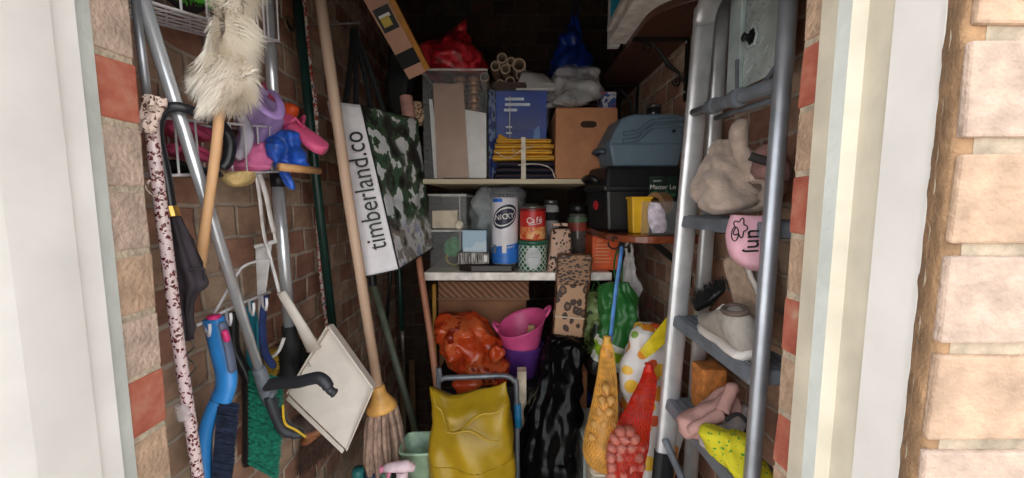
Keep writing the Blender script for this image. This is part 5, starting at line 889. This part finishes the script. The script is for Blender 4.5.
obj('handle', MB().tube(curve([(233, 312, d), (233, 335, d), (235, 352, d), (242, 366, d), (248, 380, d), (248, 400, d)], 40), [.007] + [.0115] * 37 + [.012, .012], 12), blackpl, t, smooth=True); obj('back', MB().tube(curve([(247, 378, d), (248, 420, d), (247, 465, d)], 12), [.010] + [.011] * 10 + [.009], 12), blackpl, t, smooth=True)
mb = MB(); random.seed(8)
for k in range(22):
    for j in range(5):
        c = W(249, 372 + k * 4.3, d + (j - 2) * .010); bristles(mb, None, V(.93, .0, -.30 - .010 * k), .078 - .0006 * abs(k - 9), .0012, [c + V(0, random.uniform(-.003, .003), random.uniform(-.003, .003)) for _ in range(16)], .07)
obj('bristles', mb, M('dark_green_bristle', (40, 130, 106), .55, var=.3, sc=120), t)
t = T('teal_dustpan', 'teal plastic dustpan edge hanging behind the green brush', 'dustpan', W(252, 400, .88)); te = M('teal_plastic', (40, 150, 176), .4)
P = [(246, 306), (252, 300), (257, 322), (259, 372), (256, 400), (240, 404), (232, 392), (244, 372), (247, 340)]
obj('pan', MB().prism([W(x, y, .87) for x, y in P], (-.004, .012, 0)), te, t, bevel=.003); obj('rim', MB().tube([W(x, y, .866) for x, y in P[1:5]], .003, 8), te, t, smooth=True)
o = obj('navy_strap', MB().tube(curve([(266, 296, .80), (263, 315, .80), (263, 336, .80), (266, 354, .805), (275, 368, .81)], 24), [.010] * 22 + [.008, .004], 12, flat=.5), M('navy_webbing', (30, 50, 104), .8, bump=.2), smooth=True); tag(o, 'navy blue strap hanging from the hook rack', 'strap')
o = obj('white_loop', MB().tube(curve([(262, 330, .87), (268, 356, .87), (278, 352, .87), (284, 338, .875)], 20), .006, 10, flat=.6), M('white_loop_plastic', (222, 220, 218), .5), smooth=True); tag(o, 'white curved plastic handle below the hanger', 'handle')
# ---- dustpan
t = T('dustpan', 'large cream dustpan hanging in front of the mop handle', 'dustpan', W(318, 445, .98)); dp = M('cream_white_plastic', (226, 216, 206), .45, var=.03)
TL, TR, BR, BL = W(332, 324, .95), W(375, 384, .95), W(346, 450, .925), W(288, 394, .92)
nrm = (TR - TL).cross(BL - TL).normalized(); nrm = nrm if nrm.y < 0 else -nrm
obj('floor', MB().hexa([BL, BR, TR, TL] + [p - nrm * .004 for p in (BL, BR, TR, TL)]), dp, t, bevel=.003)
h = .034
def wallp(a, b, ha, hb, nm, th=.004):
    ins = nrm.cross(b - a).normalized() * th; obj(nm, MB().hexa([a, b, b + ins, a + ins, a + nrm * ha, b + nrm * hb, b + ins + nrm * hb, a + ins + nrm * ha]), dp, t, bevel=.003)
wallp(TL, TR, h, h, 'back_wall'); wallp(BL, TL, .006, h, 'side_wall'); wallp(TR, BR, h, .006, 'side_wall')
a = BL.lerp(BR, .02); b_ = BL.lerp(BR, .98); off = nrm * .003; dn2 = (BL - TL).normalized() * .012
obj('lip', MB().hexa([a + off, b_ + off, b_ + dn2, a + dn2, a + off + nrm * .003, b_ + off + nrm * .003, b_ + dn2 + nrm * .003, a + dn2 + nrm * .003]), dp, t)
hb = TL.lerp(BL, .18) + nrm * .010; obj('handle', MB().tube([W(314, 349, .925), W(301, 325, .895), W(281, 292, .865)], [.018, .0125, .010], 16, flat=.6, up=nrm), dp, t, smooth=True)
# ---- wooden bristle brush under the dustpan
t = T('bristle_brush', 'wooden brush with dark brown bristles below the dustpan', 'brush', W(318, 460, 1.05)); wd = wood('brush_wood', (150, 94, 60), (178, 118, 78), 5, (1, 1, 1))
a, b_ = W(303, 444, 1.06), W(352, 402, 1.12); obj('head', MB().tube([a, a.lerp(b_, .1), a.lerp(b_, .9), b_], [.012, .019, .019, .012], 14, flat=.7), wd, t, smooth=True)
mb = MB(); random.seed(9); bristles(mb, None, (-.05, -.15, -1), .085, .0014, [a.lerp(b_, random.uniform(.0, 1)) + V(0, random.uniform(-.018, .018), -.008) for _ in range(900)], .16); obj('bristles', mb, M('dark_brown_bristle', (66, 44, 34), .8, var=.3, sc=90), t)
t = T('small_hand_brush', 'small brush with grey-brown bristles and wooden block behind the crutch cuff', 'brush', W(300, 440, .99)); a, b_ = W(304, 436, 1.0), W(332, 424, 1.03); obj('block', MB().tube([a, a.lerp(b_, .12), b_], [.010, .018, .016], 12, flat=.7), wd, t, smooth=True); mb = MB(); bristles(mb, None, (-.35, -.2, 1), .055, .0013, [a.lerp(b_, random.uniform(0, .45)) + V(random.uniform(-.012, .012), random.uniform(-.012, .012), .008) for _ in range(420)], .15); obj('bristles', mb, M('grey_brown_bristle', (96, 80, 72), .8, var=.3), t)
# ---- string mop
t = T('string_mop', 'wooden handled mop with grey strings and yellow-orange collar', 'mop', W(385, 470, 1.05)); hw_ = wood('pale_broom_wood', (206, 172, 146), (222, 192, 168), 4, (1, 1, .06))
obj('handle', MB().tube([W(316, -30, .97), W(347, 190, 1.02), W(378, 388, 1.06)], .0140, 16), hw_, t, smooth=True)
q = W(378.5, 390, 1.06); ax = (W(386, 430, 1.06) - q).normalized()
obj('collar', MB().lathe([(.016, -.014), (.019, -.010), (.021, .012), (.034, .034), (.043, .046), (.044, .058), (.038, .060)], q, 28, ax=ax), M('yellow_orange_plastic', (226, 170, 92), .45), t, smooth=True)
strm = M('grey_brown_string', (158, 132, 116), .95, var=.2, sc=50, bump=.3); random.seed(12)
for k in range(60):
    a = 2 * PI * k / 60 * 7.3 * 3.0; rr = .036 * math.sqrt((k + .5) / 60); u = ax.orthogonal().normalized(); v = ax.cross(u); o0 = q + ax * .055 + u * rr * math.cos(a) + v * rr * math.sin(a)
    L_ = random.uniform(.15, .19); pts = [o0 + (u * math.cos(a) + v * math.sin(a)) * (.022 * math.sin(min(1, f) * 1.9) * rr / .034) + V(0, 0, -L_ * f) + ax * .02 * f + noise.noise_vector(V(k, f * 2.5, 0)) * .006 for f in [j / 9 for j in range(10)]]
    obj('string', MB().tube(pts, [.0062] * 9 + [.003], 7), strm, t, smooth=True)
# ---- printed shopping bag
t = T('printed_shopping_bag', 'white gusset shopping bag with dark landscape print hung on the left wall', 'shopping bag', W(365, 275, 1.2))
K = dict(nl_t=W(327, 101, 1.10), nr_t=W(361, 105, 1.12), fr_t=W(418, 119, 1.46), nl_b=W(366, 277, 1.08), nr_b=W(399, 269, 1.10), fr_b=W(433, 248, 1.46))
off = K['fr_t'] - K['nr_t']; K['fl_t'] = K['nl_t'] + off * .85; K['fl_b'] = K['nl_b'] + (K['fr_b'] - K['nr_b']) * .85
def quad(a, b, c, d_, n, m, amp, seed):
    G = []
    for i in range(n + 1):
        f = i / n; row = []
        for j in range(m + 1):
            g = j / m; p = a.lerp(b, g).lerp(d_.lerp(c, g), f); e = math.sin(PI * min(1, max(0, g))) ** .5 * math.sin(PI * f) ** .5
            row.append(p + noise.noise_vector(p * 14 + V(seed, 0, 0)) * amp * e + noise.noise_vector(p * 34 + V(seed, 5, 0)) * amp * .35 * e)
        G.append(row)
    return MB().grid(G)
wf = M('white_woven_plastic', (226, 222, 226), .4, var=.03, bump=.08)
def landscape():
    k = N('landscape_print'); k.b.inputs['Roughness'].default_value = .35; co = k.obj(); s = k.n('SeparateXYZ'); k.l(co, s.inputs[0])
    n1 = k.n('TexNoise', Scale=13.0, Detail=5.0); k.l(co, n1.inputs['Vector'])
    c1 = k.ramp(n1.outputs['Fac'], [(.30, (222, 226, 230)), (.44, (226, 228, 228)), (.47, (60, 92, 66)), (.54, (30, 34, 30)), (.60, (16, 14, 16)), (.68, (66, 96, 70)), (.76, (210, 214, 218))], True)
    c2 = k.ramp(n1.outputs['Fac'], [(.3, (150, 160, 190)), (.45, (216, 214, 216)), (.55, (140, 130, 120)), (.65, (40, 36, 34)), (.75, (120, 130, 160))], True)
    ms = k.ramp(s.outputs[2], [(.10, (255, 255, 255)), (.15, (0, 0, 0))]); mx = k.n('MixRGB'); k.l(ms, mx.inputs[0]); k.l(c1, mx.inputs[1]); k.l(c2, mx.inputs[2]); k.l(mx.outputs[0], k.b.inputs['Base Color']); return k.m
obj('gusset', quad(K['nl_b'], K['nr_b'], K['nr_t'], K['nl_t'], 40, 14, .006, 1), wf, t, smooth=True, solid=.0015)
obj('printed_panel', quad(K['nr_b'], K['fr_b'], K['fr_t'], K['nr_t'], 40, 30, .014, 2), landscape(), t, smooth=True, solid=.0015)
obj('back_panel', quad(K['fl_b'], K['nl_b'], K['nl_t'], K['fl_t'], 16, 12, .008, 3), wf, t, smooth=True, solid=.0015); obj('far_gusset', quad(K['fr_b'], K['fl_b'], K['fl_t'], K['fr_t'], 16, 10, .006, 4), wf, t, smooth=True, solid=.0015); obj('bottom', quad(K['nl_b'], K['nr_b'], K['fr_b'], K['fl_b'], 10, 10, .012, 5), wf, t, smooth=True, solid=.0015)
bp = M('black_piping', (20, 20, 22), .6); obj('piping', MB().tube([K['nr_t'], K['nr_b'], K['nl_b']], .0028, 6), bp, t); obj('piping', MB().tube([K['nr_b'], K['fr_b']], .0028, 6), bp, t)
gx = (K['nr_t'] - K['nl_t']).normalized(); gy = (K['nl_t'] - K['nl_b']).normalized(); gn = gx.cross(gy).normalized(); gn = gn if gn.y < 0 else -gn
text('lettering', 'timberland.co', K['nl_b'].lerp(K['nr_t'], .5) + gn * .011 + gx * .008, gy, -gx, .078, M('black_lettering', (16, 16, 18), .5), t, sx=.80)
n0 = W(353, 27, 1.22)
strm2 = M('black_webbing', (14, 14, 16), .75)
for px, py, d, nm in ((345, 104, 1.115, 'a'), (356, 106, 1.13, 'b'), (371, 110, 1.20, 'c'), (384, 112, 1.26, 'd')):
    e = W(px, py, d); m_ = n0.lerp(e, .5) + V(.004, 0, .0); obj('strap', MB().tube(spline([n0, m_, e], 16), .0085, 8, flat=.3, up=(0, 1, 0)), strm2, t, smooth=True)
o = T('wall_nail', 'bright nail holding the bag straps on the left wall', 'nail', W(353, 25, 1.25)); obj('shank', MB().tube([V(XL, n0.y, n0.z + .006), n0 + V(.02, 0, .012)], .003, 8), M('steel_screw', (0, 0, 0)), o); obj('head', MB().lathe([(.001, 0), (.007, 0), (.007, .002), (.001, .003)], n0 + V(.02, 0, .012), 12, ax=(1, 0, 0)), M('steel_screw', (0, 0, 0)), o)
o = obj('black_bag', blob([(36, 396, 404, 1.5, .02), (50, 391, 409, 1.5, .05), (75, 388, 412, 1.5, .06), (100, 386, 410, 1.5, .06), (118, 390, 408, 1.5, .04)], 36, 24, amp=.012, fr=12, folds=5, famp=.003, seed=91), blackmat, smooth=True); tag(o, 'limp black cloth bag hanging behind the printed shopping bag', 'bag')
o = obj('pink_roller', MB().tube([W(406, 96, 1.46), W(409, 119, 1.46)], [.024, .026], 18), M('dull_pink_foam', (196, 146, 134), .8), smooth=True, bevel=.004); tag(o, 'dull pink foam roller behind the top of the printed bag', 'roller')
o = obj('spotted_cloth', blob([(102, 412, 420, 1.5, .02), (108, 409, 423, 1.5, .03), (120, 410, 423, 1.5, .03), (126, 412, 421, 1.5, .02)], 24, 12, amp=.006, fr=30), spots('small_leopard', (196, 164, 130), (40, 28, 22), (96, 60, 40), 90, .36, .8), smooth=True); tag(o, 'scrap of leopard-spotted cloth beside the pink roller', 'cloth')
# ---- wooden level hanging from above
t = T('spirit_level', 'pale wooden level with yellow edge and black label slanting down at top left', 'spirit level', W(421, 76, 1.36))
A, B = W(360, -30, 1.12), W(417, 74, 1.36); d_ = (B - A).normalized(); wv_ = V(.62, -.2, .45); wv_ = (wv_ - d_ * wv_.dot(d_)).normalized() * .032; tv = d_.cross(wv_).normalized() * .014
if tv.y > 0: tv = -tv
obj('body', MB().obox((A + B) / 2, d_ * ((B - A).length / 2), wv_, tv), M('pinkish_wood', (186, 140, 116), .6, var=.07, sc=8), t, bevel=.002); obj('edging', MB().obox((A + B) / 2 + wv_ * 1.28, d_ * ((B - A).length / 2 - .004), wv_ * .3, tv * 1.05), M('ochre_paint', (176, 116, 36), .5, var=.1), t, bevel=.002)
f = .40; obj('label', MB().obox(A.lerp(B, f) + tv * 1.05, d_ * .035, wv_ * .8, tv * .05), M('black_label', (20, 20, 18), .5), t); obj('label_print', MB().obox(A.lerp(B, f + .02) + tv * 1.12 - wv_ * .1, d_ * .014, wv_ * .45, tv * .04), M('gold_print', (200, 170, 70), .5), t); obj('label_print', MB().obox(A.lerp(B, f - .03) + tv * 1.12, d_ * .005, wv_ * .55, tv * .04), white, t)
obj('tape_band', MB().obox(A.lerp(B, .80), d_ * .026, wv_ * 1.04, tv * 1.15), blackmat, t)
# ---- poles low on the left
ggm = M('grey_green_tube', (92, 100, 84), .5, var=.08)
t = T('grey_green_stake', 'grey-green garden stake leaning behind the mop', 'stake', W(420, 445, 1.5)); a, b_ = W(372, 280, 1.32), W(422, 452, 1.38); obj('tube', MB().tube([a, b_, b_ + (b_ - a).normalized() * .3], .0125, 14), ggm, t, smooth=True); obj('sleeve', MB().tube([a + V(0, 0, .05), a + V(.003, 0, -.02)], .014, 12), blackpl, t)
t = T('thin_black_rod', 'thin black rod with a brass tip below the printed bag', 'rod', W(387, 330, 1.6)); obj('rod', MB().tube([W(392, 230, 1.64), W(390, 280, 1.62), W(386.5, 323, 1.62)], .008, 10), blackpl, t, smooth=True); obj('tip', MB().tube([W(386.5, 322, 1.62), W(386.5, 329, 1.62)], [.008, .006], 10), M('brass', (0, 0, 0)), t)
t = T('green_tool', 'dark green tool shaft with steel socket below the printed bag', 'garden tool', W(403, 360, 1.65)); obj('shaft', MB().tube([W(397, 230, 1.65), W(400, 285, 1.65), W(402, 330, 1.65)], .0125, 12), dkg, t, smooth=True); obj('socket', MB().tube([W(402, 328, 1.65), W(403, 345, 1.65), W(404, 366, 1.65)], [.011, .009, .005], 12), M('dull_steel', (120, 116, 110), .4, .6), t, smooth=True); e = W(404, 364, 1.65); obj('spike', MB().tube([e, V(e.x - .01, e.y, 0)], .0045, 8), M('dull_steel', (0, 0, 0)), t)
o = obj('broom_handle', MB().tube([W(413, 215, 1.36), W(420, 268, 1.32), W(431, 340, 1.26), W(438, 394, 1.215), W(448, 470, 1.16)], .0115, 14), wood('reddish_broom_wood', (150, 96, 72), (172, 116, 90), 4, (1, 1, .06)), smooth=True); tag(o, 'reddish wooden handle leaning left of the yellow sack', 'pole')
o = obj('yellow_cane', MB().tube([W(434, 284, 1.48), W(435, 345, 1.48), W(436, 470, 1.48)], .0085, 10), M('ochre_cane', (176, 130, 52), .6), smooth=True); tag(o, 'thin ochre cane upright under the left end of the white shelf', 'cane')
for i, (x, lb) in enumerate([(404, 'nearest the mop'), (412, 'nearest the yellow sack')]):
    a = W(x, 360, 1.9); o = obj('wooden_plank', MB().box((a.x - .014, 1.86 + .03 * i, 0), (a.x + .014, 1.88 + .03 * i, a.z)), M('old_plank', (110, 82, 58), .8), bevel=.002); tag(o, f'old brown plank upright in the dark left corner, {lb}', 'plank')
# ---- bucket and bottles at the bottom
t = T('bucket', 'pale green square bucket with brown side at the bottom of the picture', 'bucket', W(418, 520, 1.02)); gl = M('pale_sage_plastic', (150, 176, 150), .45)
a = W(402, 455, 1.06); b_ = W(436, 455, 1.06); zt = W(418, 456, 1.0).z; R = []
for z, s in ((zt - .2, .78), (zt, 1.0), (zt + .001, 1.06), (zt - .006, 1.07)):
    ring = []
    for j in range(36):
        an = 2 * PI * j / 36; ring.append(V((a.x + b_.x) / 2 + .048 * s * sgn(math.cos(an), .45), 1.06 + .05 * s * sgn(math.sin(an), .45), z))
    R.append(ring)
obj('body', MB().rings(R, False), gl, t, smooth=True, solid=.002); obj('base', MB().prism(R[0], (0, 0, .002)), gl, t); obj('side_label', MB().hexa([R[1][0] + V(.0035, -.03, -.12), R[1][0] + V(.0045, -.03, -.12), R[1][0] + V(.0045, .03, -.12), R[1][0] + V(.0035, .03, -.12), R[1][0] + V(.004, -.04, -.006), R[1][0] + V(.006, -.04, -.006), R[1][0] + V(.006, .04, -.006), R[1][0] + V(.004, .04, -.006)]), M('terracotta_label', (150, 96, 70), .7), t)
def spray(name, label, px, py, d, body, head, trig):
    c = W(px, py, d); t = T(name, label, 'spray bottle', c - V(0, 0, .25))
    obj('bottle', MB().lathe([(.001, -.25), (.034, -.248), (.036, -.24), (.036, -.12), (.026, -.07), (.014, -.045), (.013, -.03)], c, 24), body, t, smooth=True); obj('neck', MB().lathe([(.016, -.036), (.016, -.014), (.012, -.01)], c, 18), head, t)
    obj('spray_head', MB().tube([c + V(-.045, -.01, .006), c + V(-.03, -.008, .008), c + V(.012, 0, .006), c + V(.034, .004, -.002)], [.010, .013, .016, .010], 12), head, t, smooth=True); obj('nozzle', MB().tube([c + V(-.056, -.012, .005), c + V(-.044, -.01, .006)], .009, 10), trig, t); obj('trigger', MB().tube([c + V(-.03, -.008, -.002), c + V(-.036, -.012, -.02), c + V(-.032, -.012, -.042)], [.006, .005, .003], 8), trig, t, smooth=True); return t
spray('spray_bottle', 'spray bottle with pale pink head standing in front of the green bucket', 402, 468, .97, M('pale_pink_plastic', (222, 176, 190), .4), M('pinkish_white_plastic', (226, 200, 208), .4), M('rose_plastic', (206, 120, 150), .4))
for i, (px, py, m, lb) in enumerate([(358, 470, M('teal_cap', (40, 110, 110), .4), 'teal bottle cap at the bottom below the mop, nearest the dustpan'), (371, 474, M('navy_cap', (44, 54, 84), .4), 'dark navy bottle below the mop strings'), (386, 472, M('sage_cap', (96, 130, 116), .4), 'grey-green bottle beside the pink spray head')]):
    c = W(px, py, 1.03); t = T('bottle', lb, 'bottle', c - V(0, 0, .22)); obj('body', MB().lathe([(.001, -.22), (.03, -.218), (.032, -.2), (.032, -.06), (.016, -.03)], c, 24), M('clear_bottle', (170, 186, 190), .2, alpha=.7), t, smooth=True); obj('cap', MB().lathe([(.017, -.032), (.018, -.004), (.015, .004), (.001, .005)], c, 18), m, t, smooth=True)
